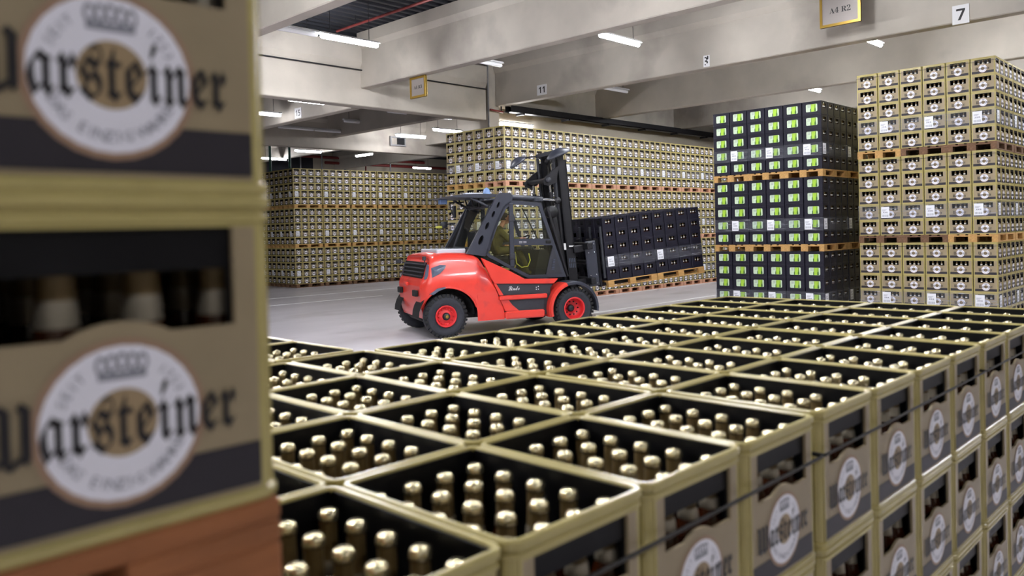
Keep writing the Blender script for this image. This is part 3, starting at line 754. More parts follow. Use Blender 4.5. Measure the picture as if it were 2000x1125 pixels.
# black stack
BX, BY = 15.4555, 6.557
for t in range(3):
    z0 = t * T_BLACK
    for c in range(3):
        for d in range(2):
            if c > 0 and d > 0: continue
            px, py = BX + d * 1.235, BY + c * .791
            pallet((px + .605, py + .395, z0), 'wood_yellow', 'yellowish wooden pallet under %s tier of black stack, %s' % (TIER[t], ('%s from the tall gold stack' % ORD[c]) if d == 0 else 'behind its corner'), 'pallets of the black stack')
            for l in range(5):
                for i in range(4):
                    for j in range(2):
                        x, y, z = px + i * .303 + .1515, py + j * rpy + .1975, z0 + PAL + l * BH
                        fx_, fy_ = (d == 0 and i == 0), (c == 0 and j == 0)
                        if not (fx_ or fy_): continue
                        if fx_: lab = 'black crate with lime panel, %s tier, %s layer up, %s column from tall gold stack' % (TIER[t], ORD[l], ORD[c * 2 + j])
                        else: lab = 'black crate on shaded side of black stack, %s tier, %s layer up, %s from corner' % (TIER[t], ORD[l], ORD[d * 4 + i])
                        black_crate((x, y, z), lab, 'front crates of the black stack' if fx_ else 'side crates of the black stack', None, BLACK if fx_ else PLAIN)
                        if fy_: window_bottles(x, y, z, long=False, s=.90)
            zf = z0 + PAL + BH
            film(px - .004, py - .004, px + 1.216, py + .794, zf + .004, zf + BH - .008, 'clear stretch film, %s tier of black stack, %s pallet' % (TIER[t], ('%s from the tall gold stack' % ORD[c]) if d == 0 else 'rear'), 'stretch film on the black stack')
            if d == 0: sheet((px - .006, py + .30, zf + .025), 0, 'white printed sheet on %s tier of black stack, %s pallet from the tall gold stack' % (TIER[t], ORD[c]), 'sheets on the black stack')
            if c == 0: sheet((px + .10, py - .006, zf + .025), 1, 'white printed sheet on shaded side of black stack, %s tier, %s pallet' % (TIER[t], ORD[d]), 'sheets on the shaded side of the black stack')
# long gold stack behind the forklift
MX, MY = 15.29, 15.07
for t in range(3):
    z0 = t * T_GOLD
    for d in range(13):
        for c in range(3):
            if d > 0 and c > 0: continue
            px, py = MX + d * 1.235, MY + c * .791
            wd = 'wood_pink' if d > 0 or c == 0 else 'wood_yellow'
            pallet((px + .605, py + .395, z0), wd, 'wooden pallet in %s tier of long gold stack, %s' % (TIER[t], ('%s along its long side' % ORD[d]) if c == 0 else ('%s along its short end' % ORD[c])), 'pallets of the long gold stack', parts=(t > 0 or d > 2) and d < 10)
            for l in range(5):
                for i in range(4):
                    for j in range(2):
                        x, y, z = px + i * .303 + .1515, py + j * rpy + .1975, z0 + PAL + l * CH
                        fx_, fy_ = (d == 0 and i == 0), (c == 0 and j == 0)
                        if not (fx_ or fy_): continue
                        if fx_ and t == 2:
                            gold_crate((x, y, z), 'gold crate at short end of long stack, top tier, %s layer up, %s from corner' % (ORD[l], ORD[c * 2 + j]), 'end crates of the long gold stack', (0, 2) if fy_ else (0,))
                        else: far_crate(x, y, z, (0, 2) if fx_ and fy_ else ((0,) if fx_ else (2,)))
                        window_bottles(x, y, z, long=fx_, short=fy_, nl=3)
            zf = z0 + PAL + CH
            film(px - .004, py - .004, px + 1.216, py + .794, zf + .005, zf + CH - .01, 'clear stretch film, %s tier of long gold stack, %s pallet %s' % (TIER[t], ORD[d] if c == 0 else ORD[c], 'along its side' if c == 0 else 'along its end'), 'stretch film on the long gold stack')
            if c == 0: sheet((px + .13, py - .006, zf + .03), 1, 'white sheet on long side of long gold stack, %s tier, %s pallet' % (TIER[t], ORD[d]), 'sheets on the long gold stack')
            if d == 0: sheet((px - .006, py + .28, zf + .03), 0, 'white sheet on short end of long gold stack, %s tier, %s pallet' % (TIER[t], ORD[c]), 'sheets on the end of the long gold stack')
# low far gold stack on the left
LX, LY, LA = 16.64, 28.1, R(-3.1)
ca, sa = math.cos(LA), math.sin(LA)
def LP(a, b): return (LX + a * ca - b * sa, LY + a * sa + b * ca)
HS = .967
for t in range(3):
    z0 = t * (PAL + 5 * CH * HS)
    for d in range(9):
        for c in range(4):
            if d > 0 and c > 0: continue
            q = LP(d * 1.3 + .63, c * .81 + .395)
            pallet((q[0], q[1], z0), 'wood_yellow' if t else 'wood_brown', 'wooden pallet in %s tier of far gold stack, %s' % (TIER[t], ('%s along its long side' % ORD[d]) if c == 0 else ('%s along its end' % ORD[c])), 'pallets of the far gold stack', False, LA)
            for l in range(5):
                for i in range(4):
                    for j in range(2):
                        fx_, fy_ = (d == 0 and i == 0), (c == 0 and j == 0)
                        if not (fx_ or fy_): continue
                        x, y = LP(d * 1.3 + i * .318 + .159, c * .81 + j * .4 + .2); z = z0 + PAL + l * CH * HS
                        far_crate(x, y, z, (0, 2) if fx_ and fy_ else ((0,) if fx_ else (2,)), HS, LA, 1.045)
                        if fy_: window_bottles(x, y, z, long=False, short=True, s=HS)
            zf = z0 + PAL + CH * HS
            if c == 0:
                q = LP(d * 1.3 + .14, -.012); o = sheet((q[0], q[1], zf + .03), 1, 'white sheet on long side of far gold stack, %s tier, %s pallet' % (TIER[t], ORD[d]), 'sheets on the far gold stack'); o.rotation_euler.z = LA
            if d == 0:
                q = LP(-.012, c * .81 + .28); o = sheet((q[0], q[1], zf + .03), 0, 'white sheet on end of far gold stack, %s tier, %s pallet' % (TIER[t], ORD[c]), 'sheets on the end of the far gold stack'); o.rotation_euler.z = R(-90) + LA

# ================================================================== FORKLIFT  (local: x forward, y left, z up; origin under the front axle)
mat('red_paint', rgb(222, 62, 50), .32, noise=.05, nscale=3, coat=.35, dirt=rgb(176, 60, 62), dscale=2.2)
mat('red_rim', rgb(205, 36, 40), .4, noise=.08, nscale=9)
mat('frame_grey', rgb(50, 53, 64), .38, noise=.08, nscale=6)
mat('panel_grey', rgb(46, 48, 55), .5, noise=.1, nscale=8)
mat('black_steel', rgb(26, 26, 31), .45, metal=.2, noise=.2, nscale=7)
mat('tyre', rgb(40, 42, 50), .75, noise=.2, nscale=9, bump=.4, bscale=40)
mat('rubber', rgb(16, 16, 18), .7)
mat('chrome', rgb(205, 206, 212), .18, metal=1)
mat('chain', rgb(60, 58, 56), .4, metal=.8, bump=.8, bscale=120)
mat('lamp_lens', rgb(86, 94, 112), .15, spec=.8)
mat('clear_pale', rgb(210, 216, 228), .12, spec=.8)
mat('beacon_blue', rgb(120, 150, 200), .2, spec=.8)
mat('yellow_pad', rgb(206, 206, 90), .5)
mat('sticker', rgb(226, 226, 226), .5)
mat('seat_fabric', rgb(30, 30, 34), .85)
mat('jacket', rgb(98, 92, 44), .85, noise=.18, nscale=14, bump=.5, bscale=30)
mat('trousers', rgb(44, 46, 52), .85)
mat('skin', rgb(206, 150, 128), .55)
mat('hair', rgb(52, 40, 32), .8)
glass_mat('cab_glass', (.92, .94, .93, 1), .03)
glass_mat('tinted_glass', (.86, .87, .74, 1), .04)
TH = R(-24.5)
FK = thing('forklift', 'red and dark grey counterbalance forklift carrying black crates', 'forklift', (13.004, 11.500, 0), TH)
def part(nm, mb, m_, parent=None, label=None):
    o = mb.build(nm, m_, parent or FK)
    if label: o['label'] = label
    return o
def interp(t, tab):
    if t <= tab[0][0]: return tab[0][1]
    for (a, b), (c, d) in zip(tab, tab[1:]):
        if t <= c: return b + (d - b) * (t - a) / (c - a)
    return tab[-1][1]
REARX = [(.30, -3.03), (.42, -3.09), (.62, -3.13), (1.02, -3.15), (1.10, -3.12), (1.14, -3.06), (1.45, -2.98), (1.54, -2.88), (1.60, -2.70)]
SEAMX = [(.274, -1.488), (.446, -1.483), (1.115, -1.765), (1.52, -1.955), (1.62, -2.0)]
TOPZ = [(-3.2, 1.46), (-3.05, 1.52), (-2.85, 1.595), (-2.6, 1.625), (-2.29, 1.615), (-2.0, 1.575), (-1.6, 1.54)]
def zlow(x):
    c = -2.68; d = (x - c) / (.49 if x < c else .63)
    if abs(d) < 1: return .42 + .54 * math.sqrt(1 - d * d)
    return .36 if x < c else .285
xs = [-3.19, -3.175, -3.1701, -3.169, -3.15, -3.12, -3.08, -3.02, -2.95, -2.85, -2.75, -2.65, -2.55, -2.45, -2.35, -2.26, -2.19, -2.14, -2.10, -2.07, -2.0535, -2.05, -2.04, -1.95, -1.85, -1.75, -1.6]
NT = 12
def hwid(x, z):
    b = 1.07 - .20 * max(0, (z - 1.05) / .55) ** 1.3
    if z < .75: b -= .02
    e = max(0, (-3.00 - x) / .19); b -= .22 * e * e
    b -= .05 * max(0, (x + 1.95) / .35) * (1 if z > 1.0 else .3)
    return b
bm_ = MB(); rows = []
for x0 in xs:
    zl, zt = zlow(x0), interp(x0, TOPZ); sec = []
    kr = max(0, (-2.95 - x0) / .24); kf = max(0, (x0 + 2.04) / .44)
    zs = [zl + (zt - .10 - zl) * k / (NT - 1) for k in range(NT)]
    pts = [(-1, z) for z in zs]
    for yy, dz in ((-.985, -.06), (-.95, -.025), (-.88, 0), (-.5, .02), (0, .03)): pts.append((yy, zt + dz))
    for yy, z in pts:
        x = x0 + kr * (interp(z, REARX) + 3.19) + kf * (interp(z, SEAMX) + 1.6)
        sec.append((x, yy * hwid(x0, z), z))
    rows.append(sec)
n1 = len(rows[0])
full = [sec + [(a, -b, c) for a, b, c in sec[:-1][::-1]] for sec in rows]; n2 = len(full[0])
bm_.add([p for sec in full for p in sec], [(i*n2+k, i*n2+k+1, (i+1)*n2+k+1, (i+1)*n2+k) for i in range(len(full) - 1) for k in range(n2 - 1)], 0, True)
bm_.add([p for p in full[0]], [(k, k+1, n2-2-k, n2-1-k) for k in range(n1 - 1)], 0, False)
bm_.add([p for p in full[-1]], [(n2-1-k, n2-2-k, k+1, k) for k in range(n1 - 1)], 0, False)
body = part('counterweight_body', bm_, 'red_paint', label='red engine hood and counterweight')
# rolled lip of the wheel arch, wheel well, underbody
for s in (-1, 1):
    lip = [(x0, s * (hwid(x0, zlow(x0)) + .004), zlow(x0) + .012) for x0 in xs if -3.16 < x0 < -2.06]
    mb = MB(); mb.tube(lip, .022, 8); part('arch_lip', mb, 'red_paint')
    mb = MB(); arc_ = [(-2.66 + .56 * math.cos(t), .42 + .52 * math.sin(t)) for t in [R(180 - 12 * k) for k in range(16)]]
    mb.add([(a, s * 1.02, b) for a, b in arc_] + [(a, s * .5, b) for a, b in arc_], [(i, i+1, 17+i-1+1-1, 16+i) if False else (i, i+1, 16+i+1, 16+i) for i in range(15)]); part('wheel_well', mb, 'rubber')
    mb = MB(); mb.prism([(-3.02, .86), (-2.86, .965), (-2.70, .985), (-2.72, .955), (-2.84, .915), (-2.95, .845)], 'y', s * 1.055, s * 1.12); part('mud_flap_light', mb, 'lamp_lens')
mb = MB(); mb.cbox((-3.05, -.5, .30), (-1.5, .5, 1.0), .03); part('underbody', mb, 'rubber')
# rear grille with slats, number lamp, tow recess
def rx(z): return interp(z, REARX)
mb = MB(); mb.add([(rx(1.145) - .02, -.76, 1.145), (rx(1.145) - .02, .80, 1.145), (rx(1.455) - .02, .80, 1.455), (rx(1.455) - .02, -.80, 1.455), (rx(1.145) + .1, -.76, 1.145), (rx(1.145) + .1, .8, 1.145), (rx(1.455) + .1, .8, 1.455), (rx(1.455) + .1, -.80, 1.455)],
                   [(0, 3, 2, 1), (0, 1, 5, 4), (3, 7, 6, 2), (0, 4, 7, 3), (1, 2, 6, 5)])
gr = part('rear_grille', mb, 'rubber', label='black slatted radiator grille')
for k in range(4):
    z = 1.185 + k * .075; mb = MB(); mb.cbox((rx(z) - .05, -.80, z - .012), (rx(z) - .015, .82, z + .012), .004); part('slat', mb, 'panel_grey', gr)
for s in (-1, 1):
    mb = MB(); P_ = [(-3.055, 1.425), (-2.70, 1.395), (-2.73, 1.335), (-2.84, 1.245), (-3.00, 1.165), (-3.13, 1.135)]
    P_ = [(a + .05, b) for a, b in P_]
    mb.add([(a, s * (hwid(max(a - .12, -3.16), b) + .03), b) for a, b in P_] + [(a + .02, s * (hwid(max(a, -3.18), b) - .08), b) for a, b in P_] + [(-2.90, s * (hwid(-3.0, 1.30) + .05), 1.30)], [(i, (i+1) % 6, 12) for i in range(6)] + [[6,7,8,9,10,11]] + [(i, (i+1) % 6, 6 + (i+1) % 6, 6 + i) for i in range(6)])
    part('rear_lamp', mb, 'lamp_lens', label='dark wedge-shaped rear lamp')
    mb = MB(); mb.cbox((-3.215, s * .62 - .12, .80), (-3.15, s * .62 + .12, .92), .01); part('recess', mb, 'rubber')
mb = MB(); mb.cbox((-3.09, -.95, 1.50), (-3.03, -.87, 1.58), .008); mb.tube([(-3.05, -.9, 1.50), (-3.04, -.9, 1.42)], .012, 6); part('reversing_camera', mb, 'panel_grey')
mb = MB(); mb.cbox((-3.18, .88, 1.40), (-3.08, .98, 1.48), .01); mb.tube([(-3.12, .93, 1.44), (-3.05, .8, 1.42)], .012, 6); part('reversing_lamp', mb, 'panel_grey')
mb = MB(); mb.cbox((-3.24, -.12, .98), (-3.17, .12, 1.06), .02); part('tow_pin', mb, 'red_paint')
mb = MB(); mb.prism([(-3.06, .40), (-2.92, .24), (-2.7, .24), (-2.7, .42)], 'y', -.78, .78); part('bottom_weight', mb, 'rubber')
# clear shelf between hood and cab
mb = MB(); mb.cbox((-2.72, -.62, 1.60), (-2.12, .62, 1.70), .02); part('air_intake', mb, 'clear_pale', label='pale translucent air intake cover on the hood')
# ---- flank between the wheels
core = MB(); core.cbox((-1.95, -.98, .32), (-.45, .98, 1.05), .02); part('frame_core', core, 'panel_grey')
for s in (-1, 1):
    y0, y1 = (-1.08, -1.0) if s < 0 else (1.0, 1.08)
    def pp(poly, nm, m_, lab=None, d=0): mb = MB(); mb.prism(poly, 'y', y0 - d * (1 if s < 0 else 0), y1 + d * (0 if s < 0 else 1)); return part(nm, mb, m_, lab and FK, lab)
    pp([(-1.945, 1.51), (-1.755, 1.10), (-1.69, 1.0), (-.43, .945), (-.33, 1.04), (-1.05, 1.065), (-1.37, 1.235)], 'side_panel', 'red_paint')
    bp = pp([(-1.66, .995), (-1.52, .765), (-.55, .745), (-.44, .935)], 'step_panel', 'panel_grey', d=-.03)
    pp([(-1.71, 1.0), (-1.66, .995), (-1.515, .765), (-1.60, .765)], 'corner_panel', 'red_paint')
    mb = MB(); mb.cbox((-1.60, y0 - (.03 if s < 0 else 0), .665), (-.58, y1 + (.03 if s > 0 else 0), .755), .018); part('step_rail', mb, 'red_paint')
    pp([(-1.41, .66), (-1.33, .56), (-1.19, .44), (-.66, .43), (-.62, .665)], 'lower_panel', 'panel_grey', d=-.03)
    pp([(-1.57, .66), (-1.41, .66), (-1.33, .56), (-1.19, .44), (-1.48, .45)], 'lower_corner_panel', 'red_paint', d=-.005)
    mb = MB(); mb.cbox((-1.485, y0 - (.03 if s < 0 else 0), .285), (-.64, y1 + (.03 if s > 0 else 0), .44), .03); part('sill', mb, 'red_paint')
    if s < 0:
        vs, fs = text_fit(script('Linde'), width=.24, height=.085, cx=-1.28, cy=.89)
        mb = MB(); mb.add([(a, -1.052, b) for a, b in vs], fs); part('lettering', mb, 'sticker', bp)
        mb = MB()
        for a, b in ((-.80, .885), (-.755, .90), (-.80, .845), (-.755, .845)):
            mb.lathe([(.0, 0), (.012, 0)], 10, (a, -1.052, b), 'y')
        part('rivet_marks', mb, 'sticker', bp)
    # front fender: red rear half, dark front half
    for nm, a0, a1, m_ in (('fender', 195, 108, 'red_paint'), ('fender_flap', 108, -8, 'frame_grey')):
        st = [R(a0 + (a1 - a0) * k / 14) for k in range(15)]; mb = MB(); sec = []
        ya, yb = s * .72, s * 1.17
        for t in st:
            c_, s_ = math.cos(t), math.sin(t)
            sec.append([(.56 * c_, ya, .42 + .56 * s_), (.56 * c_, yb - s * .05, .42 + .56 * s_), (.535 * c_, yb, .42 + .535 * s_), (.49 * c_, yb, .42 + .49 * s_), (.53 * c_, ya, .42 + .53 * s_)])
        vs_ = [p for q in sec for p in q]
        mb.add(vs_, [(i*5+k, i*5+(k+1) % 5, (i+1)*5+(k+1) % 5, (i+1)*5+k) for i in range(14) for k in range(5)] + [(0, 1, 2, 3, 4), (74, 73, 72, 71, 70)], 0, False)
        part(nm, mb, m_, label='red mudguard over the front wheel' if nm == 'fender' else 'dark plastic front half of the mudguard')
# ---- wheels
def wheel(x, s, front):
    yo = s * (1.15 if front else 1.12); w = .34 if front else .26
    yi = yo - s * w
    prof = [(.215, yo - s * .03), (.30, yo - s * .004), (.345, yo), (.385, yo - s * .018), (.415, yo - s * .05), (.42, yo - s * .09), (.42, yi + s * .09), (.415, yi + s * .05), (.385, yi + s * .018), (.30, yi), (.215, yi + s * .03)]
    mb = MB(); mb.lathe(prof, 40, (x, 0, .42), 'y'); ty = part('tyre', mb, 'tyre')
    mb = MB()
    for k in range(30):
        a = 2 * math.pi * k / 30; c_, s_ = math.cos(a), math.sin(a); tx, tz = -s_, c_
        for rr, yy, hh, ll in ((.395, yo - s * .035, .034, .024),):
            b0 = MB(); b0.box((-ll, -.034, -hh), (ll, .034, hh))
            M_ = Matrix(((tx, 0, c_, x + rr * c_), (0, 1, 0, yy), (tz, 0, s_, .42 + rr * s_), (0, 0, 0, 1))); b0.xf(M_); mb.add(b0.v, b0.f)
    part('tread', mb, 'rubber', ty)
    if front:
        rp = [(.235, yo - s * .015), (.222, yo - s * .002), (.205, yo - s * .012), (.195, yo - s * .06), (.178, yo - s * .15), (.10, yo - s * .165), (.0, yo - s * .165)]
    else:
        rp = [(.215, yo - s * .015), (.205, yo + s * .006), (.185, yo - s * .004), (.165, yo - s * .05), (.13, yo - s * .06), (.095, yo - s * .03), (.0, yo - s * .03)]
    mb = MB(); mb.lathe(rp, 32, (x, 0, .42), 'y'); rim = part('rim', mb, 'red_rim', label='red steel wheel rim')
    mb = MB(); d0 = .165 if front else .03
    mb.lathe([(.075, yo - s * d0), (.07, yo - s * (d0 - .05)), (.05, yo - s * (d0 - .07)), (.0, yo - s * (d0 - .07))], 20, (x - (.03 if front else 0), 0, .42), 'y'); part('hub', mb, 'black_steel', rim)
    if not front:
        mb = MB(); mb.lathe([(.034, yo + s * .038), (.034, yo + s * .055), (0, yo + s * .055)], 12, (x, 0, .42), 'y'); part('hub_cap', mb, 'brass', rim)
    nb = 10 if front else 12
    for k in range(nb):
        a = 2 * math.pi * k / nb; rr = .135 if front else .148; mb = MB()
        yy = yo - s * (.165 if front else .055); mb.lathe([(.016, yy), (.016, yy + s * .022), (0, yy + s * .022)], 6, (x + rr * math.cos(a), 0, .42 + rr * math.sin(a)), 'y'); part('wheel_bolt', mb, 'red_rim' if not front else 'black_steel', rim)
for s in (-1, 1): wheel(0, s, True); wheel(-2.706, s, False)
mb = MB(); mb.tube([(0, -.9, .42), (0, .9, .42)], .09, 12); part('front_axle', mb, 'black_steel')
mb = MB(); mb.tube([(-2.706, -.9, .42), (-2.706, .9, .42)], .07, 12); part('rear_axle', mb, 'black_steel')
# ---- cab
def plate_hole(poly, holes, y0, y1):
    """plate in the x-z plane with elliptical holes"""
    bm = bmesh.new(); ed = []
    for lp in [poly] + holes:
        vv = [bm.verts.new((a, y0, b)) for a, b in lp]
        ed += [bm.edges.new((vv[i], vv[(i + 1) % len(vv)])) for i in range(len(vv))]
    bmesh.ops.triangle_fill(bm, use_beauty=True, use_dissolve=False, edges=ed)
    g = bmesh.ops.extrude_face_region(bm, geom=bm.faces[:])
    bmesh.ops.translate(bm, verts=[v for v in g['geom'] if isinstance(v, bmesh.types.BMVert)], vec=(0, y1 - y0, 0))
    bmesh.ops.recalc_face_normals(bm, faces=bm.faces[:])
    return MB().bm(bm)
PIL = [(-2.185, 1.60), (-1.80, 1.535), (-1.70, 1.66), (-1.60, 2.02), (-1.36, 2.50), (-1.20, 2.62), (-1.19, 2.74), (-1.24, 2.785), (-1.44, 2.79), (-1.51, 2.755)]
HOL = []
for cx, cz, ra in ((-1.885, 1.86, .10), (-1.745, 2.14, .075), (-1.61, 2.37, .065), (-1.50, 2.55, .06)):
    HOL.append([(cx + ra * .48 * math.cos(t) * .9 + ra * math.sin(t) * .42, cz + ra * math.sin(t) * .95 - ra * .25 * math.cos(t) * .4) for t in [2 * math.pi * k / 14 for k in range(14)]])
for s in (-1, 1):
    pl = part('cab_pillar', plate_hole(PIL, HOL, s * .80, s * .87), 'frame_grey', label='slanted dark grey cab pillar with oval holes')
    mb = MB(); mb.prism([(-2.15, 1.62), (-1.83, 1.57), (-1.30, 2.68), (-1.46, 2.72)], 'y', s * .72, s * .73); part('pillar_backing', mb, 'rubber', pl)
    # door: frame outline, pillar bar, middle bar, glass
    OUT = [(-1.795, 1.585), (-1.73, 1.52), (-1.293, 1.275), (-.89, 1.06), (-.05, 1.055), (-.575, 2.585), (-1.20, 2.635), (-1.29, 2.60), (-1.37, 2.54), (-1.56, 2.22)]
    cen = (-1.02, 1.80)
    INN = [(-1.735, 1.61), (-1.70, 1.575), (-1.275, 1.335), (-.865, 1.125), (-.145, 1.12), (-.625, 2.515), (-1.19, 2.56), (-1.255, 2.535), (-1.325, 2.48), (-1.505, 2.19)]
    dr = part('cab_door', plate_hole(OUT, [INN], s * .82, s * .87), 'frame_grey', label='dark grey door frame of the cab')
    mb = MB(); mb.cbox((-1.275, min(s * .825, s * .89), 1.30), (-1.185, max(s * .825, s * .89), 2.58), .012); part('door_post', mb, 'frame_grey', dr)
    mb = MB(); mb.prism([(-1.19, 1.735), (-.345, 1.715), (-.375, 1.845), (-1.19, 1.865)], 'y', s * .825, s * .885); part('door_bar', mb, 'frame_grey', dr)
    mb = MB(); mb.prism([(-.50, 1.12), (-.145, 1.12), (-.33, 1.70), (-.42, 1.42)], 'y', s * .83, s * .875); part('door_vent', mb, 'panel_grey', dr)
    if s < 0:
        for k in range(7):
            mb = MB(); mb.box((-.385 + k * .008, -.892, 1.22 + k * .032), (-.32 + k * .004, -.884, 1.232 + k * .032)); part('vent_slit', mb, 'lamp_lens', dr)
        for zz in (1.52, 2.28): mb = MB(); mb.cbox((-1.29, -.91, zz - .06), (-1.17, -.86, zz + .06), .01); part('hinge', mb, 'panel_grey', dr)
        mb = MB(); mb.cbox((-.50, -.905, 1.755), (-.38, -.88, 1.82), .01); part('door_handle', mb, 'rubber', dr)
        for zz in (1.78, 1.805):
            for x_ in (-1.08, -.99): mb = MB(); mb.box((x_, -.887, zz), (x_ + .07, -.8855, zz + .006)); part('sticker', mb, 'sticker', dr)
    mb = MB(); mb.prism([(-1.735, 1.61), (-1.70, 1.575), (-1.275, 1.335), (-1.275, 2.52), (-1.325, 2.48), (-1.505, 2.19)], 'y', s * .845, s * .85); part('quarter_pane', mb, 'tinted_glass', dr)
    mb = MB(); mb.prism([(-1.19, 1.86), (-.38, 1.84), (-.625, 2.515), (-1.19, 2.56)], 'y', s * .845, s * .85); part('upper_pane', mb, 'cab_glass', dr)
    mb = MB(); mb.prism([(-1.19, 1.29), (-.865, 1.125), (-.50, 1.12), (-.42, 1.42), (-.345, 1.715), (-1.19, 1.735)], 'y', s * .845, s * .85); part('lower_pane', mb, 'tinted_glass', dr)
    # roof rail: tilt cylinder above the cab
    mb = MB(); mb.tube([(-1.24, s * .76, 2.71), (-.45, s * .62, 2.665)], .058, 12); rc = part('tilt_cylinder', mb, 'frame_grey')
    mb = MB(); mb.tube([(-.45, s * .62, 2.665), (-.08, s * .54, 2.645)], .032, 10); part('piston_rod', mb, 'chrome', rc)
    mb = MB(); mb.lathe([(.0, -.06), (.07, -.06), (.07, .06), (.0, .06)], 14, (-.06, s * .52, 2.64), 'y'); part('cylinder_eye', mb, 'black_steel', rc)
# windscreen and rear screen, roof bars
mb = MB(); mb.add([(-.10, -.80, 1.12), (-.10, .80, 1.12), (-.60, .80, 2.54), (-.60, -.80, 2.54)], [(0, 1, 2, 3)]); part('windscreen', mb, 'cab_glass')
mb = MB(); mb.tube([(-.72, -.2, 2.5), (-.55, -.28, 2.1), (-.40, -.36, 1.75)], .012, 6); part('wiper', mb, 'rubber')
mb = MB(); mb.add([(-1.95, -.72, 1.70), (-1.95, .72, 1.70), (-1.62, .72, 2.52), (-1.62, -.72, 2.52)], [(0, 1, 2, 3)]); part('rear_screen', mb, 'cab_glass')
for a, b in (((-1.96, -.72, 1.69), (-1.62, -.72, 2.53)), ((-1.96, .72, 1.69), (-1.62, .72, 2.53)), ((-1.96, -.72, 1.69), (-1.96, .72, 1.69)), ((-1.62, -.72, 2.53), (-1.62, .72, 2.53))):
    mb = MB(); mb.tube([a, b], .03, 8); part('screen_frame', mb, 'panel_grey')
mb = MB(); mb.cbox((-2.0, -.80, 1.56), (-1.80, .80, 1.68), .02); part('rear_sill', mb, 'panel_grey')
for x_ in (-1.32, -.62): mb = MB(); mb.cbox((x_ - .06, -.82, 2.60), (x_ + .06, .82, 2.70), .02); part('roof_beam', mb, 'frame_grey')
for k in range(5): mb = MB(); mb.cbox((-1.30, -.58 + k * .27, 2.66), (-.62, -.50 + k * .27, 2.70), .008); part('roof_bar', mb, 'frame_grey')
mb = MB(); mb.add([(-1.3, -.78, 2.64), (-.62, -.78, 2.62), (-.62, .78, 2.62), (-1.3, .78, 2.64)], [(0, 1, 2, 3)]); part('roof_pane', mb, 'tinted_glass')
# rear canopy with pale reflection strip, blue lamp, beacon, stalk lamp
mb = MB(); mb.prism([(-2.50, 2.735), (-2.38, 2.72), (-1.70, 2.70), (-1.42, 2.72), (-1.42, 2.77), (-1.75, 2.785), (-2.2, 2.775)], 'y', -.70, .70); part('rear_canopy', mb, 'frame_grey', label='flat dark canopy behind the cab roof')
for s in (-1, 1): mb = MB(); mb.tube([(-1.98, s * .60, 2.71), (-1.58, s * .66, 2.50)], .025, 8); part('canopy_strut', mb, 'frame_grey')
mb = MB(); mb.cbox((-2.12, -.66, 2.775), (-1.74, -.50, 2.805), .01); part('canopy_glint', mb, 'clear_pale', label='pale strip for light reflected on the canopy')  # pale colour paints the light reflected on the canopy
mb = MB(); mb.cbox((-2.36, .30, 2.62), (-2.20, .46, 2.72), .015); part('blue_lamp', mb, 'beacon_blue', label='blue warning lamp under the canopy')
mb = MB(); mb.lathe([(.09, 2.79), (.085, 2.83), (.06, 2.93), (.0, 2.96)], 14, (-1.36, .20, 0)); part('beacon', mb, 'beacon_blue', label='blue-tinted beacon cone on the roof')
mb = MB(); mb.tube([(-1.90, .82, 2.20), (-2.02, .84, 2.21), (-2.10, .84, 2.20)], .014, 6); stl = part('lamp_stalk', mb, 'panel_grey')
mb = MB(); mb.lathe([(.0, -2.19), (.075, -2.19), (.075, -2.10), (.05, -2.06), (0, -2.06)], 14, (0, .84, 2.19), 'x'); part('work_lamp', mb, 'panel_grey', stl)
mb = MB(); mb.cbox((-2.30, .78, 2.12), (-2.18, .92, 2.17), .01); part('reflector', mb, 'yellow_pad', stl)
mb = MB(); mb.cbox((-1.93, .72, 2.34), (-1.88, .86, 2.60), .01); part('rear_mirror', mb, 'panel_grey')
mb = MB(); mb.tube([(-2.02, .75, 2.66), (-1.99, .73, 2.5), (-1.95, .74, 2.40)], .012, 6); part('mirror_arm', mb, 'panel_grey')
# hoses hanging below the canopy
for k in range(4):
    mb = MB(); mb.tube([(-1.95 + .06 * k, .30 - .25 * k, 2.70), (-1.90 + .05 * k, .30 - .25 * k, 2.58 - .02 * k), (-1.72, .22 - .22 * k, 2.55)], .018, 6); part('hose', mb, 'rubber')
# cab inside
mb = MB(); mb.cbox((-1.74, -.46, 1.30), (-.95, .30, 1.50), .05); part('seat', mb, 'seat_fabric')
mb = MB(); mb.prism([(-1.80, 1.48), (-1.62, 1.48), (-1.55, 2.02), (-1.64, 2.06), (-1.78, 2.02)], 'y', -.28, .28); part('backrest', mb, 'seat_fabric')
mb = MB(); mb.cbox((-1.8, -.80, 1.0), (-.10, .80, 1.10), .02); part('cab_floor', mb, 'rubber')
mb = MB(); mb.prism([(-.62, 1.08), (-.12, 1.08), (-.20, 1.40), (-.34, 1.62), (-.50, 1.62)], 'y', -.55, .55); part('dashboard', mb, 'panel_grey')
mb = MB(); cst = (-.66, -.14, 1.86)
ringp = [(cst[0] + .17 * math.cos(t) * .55, cst[1] + .17 * math.sin(t), cst[2] + .17 * math.cos(t) * .83 * .45) for t in [2 * math.pi * k / 20 for k in range(21)]]
mb.tube(ringp, .014, 8); stw = part('steering_wheel', mb, 'rubber')
mb = MB(); mb.tube([cst, (-.40, -.14, 1.55)], .025, 8); mb.tube([(cst[0], -.30, cst[2]), (cst[0], .02, cst[2])], .012, 6); part('steering_column', mb, 'panel_grey', stw)
mb = MB(); mb.cbox((-.98, -.46, 1.62), (-.62, -.36, 1.70), .02); mb.tube([(-.68, -.41, 1.68), (-.66, -.41, 1.80)], .014, 8); part('armrest_console', mb, 'panel_grey')
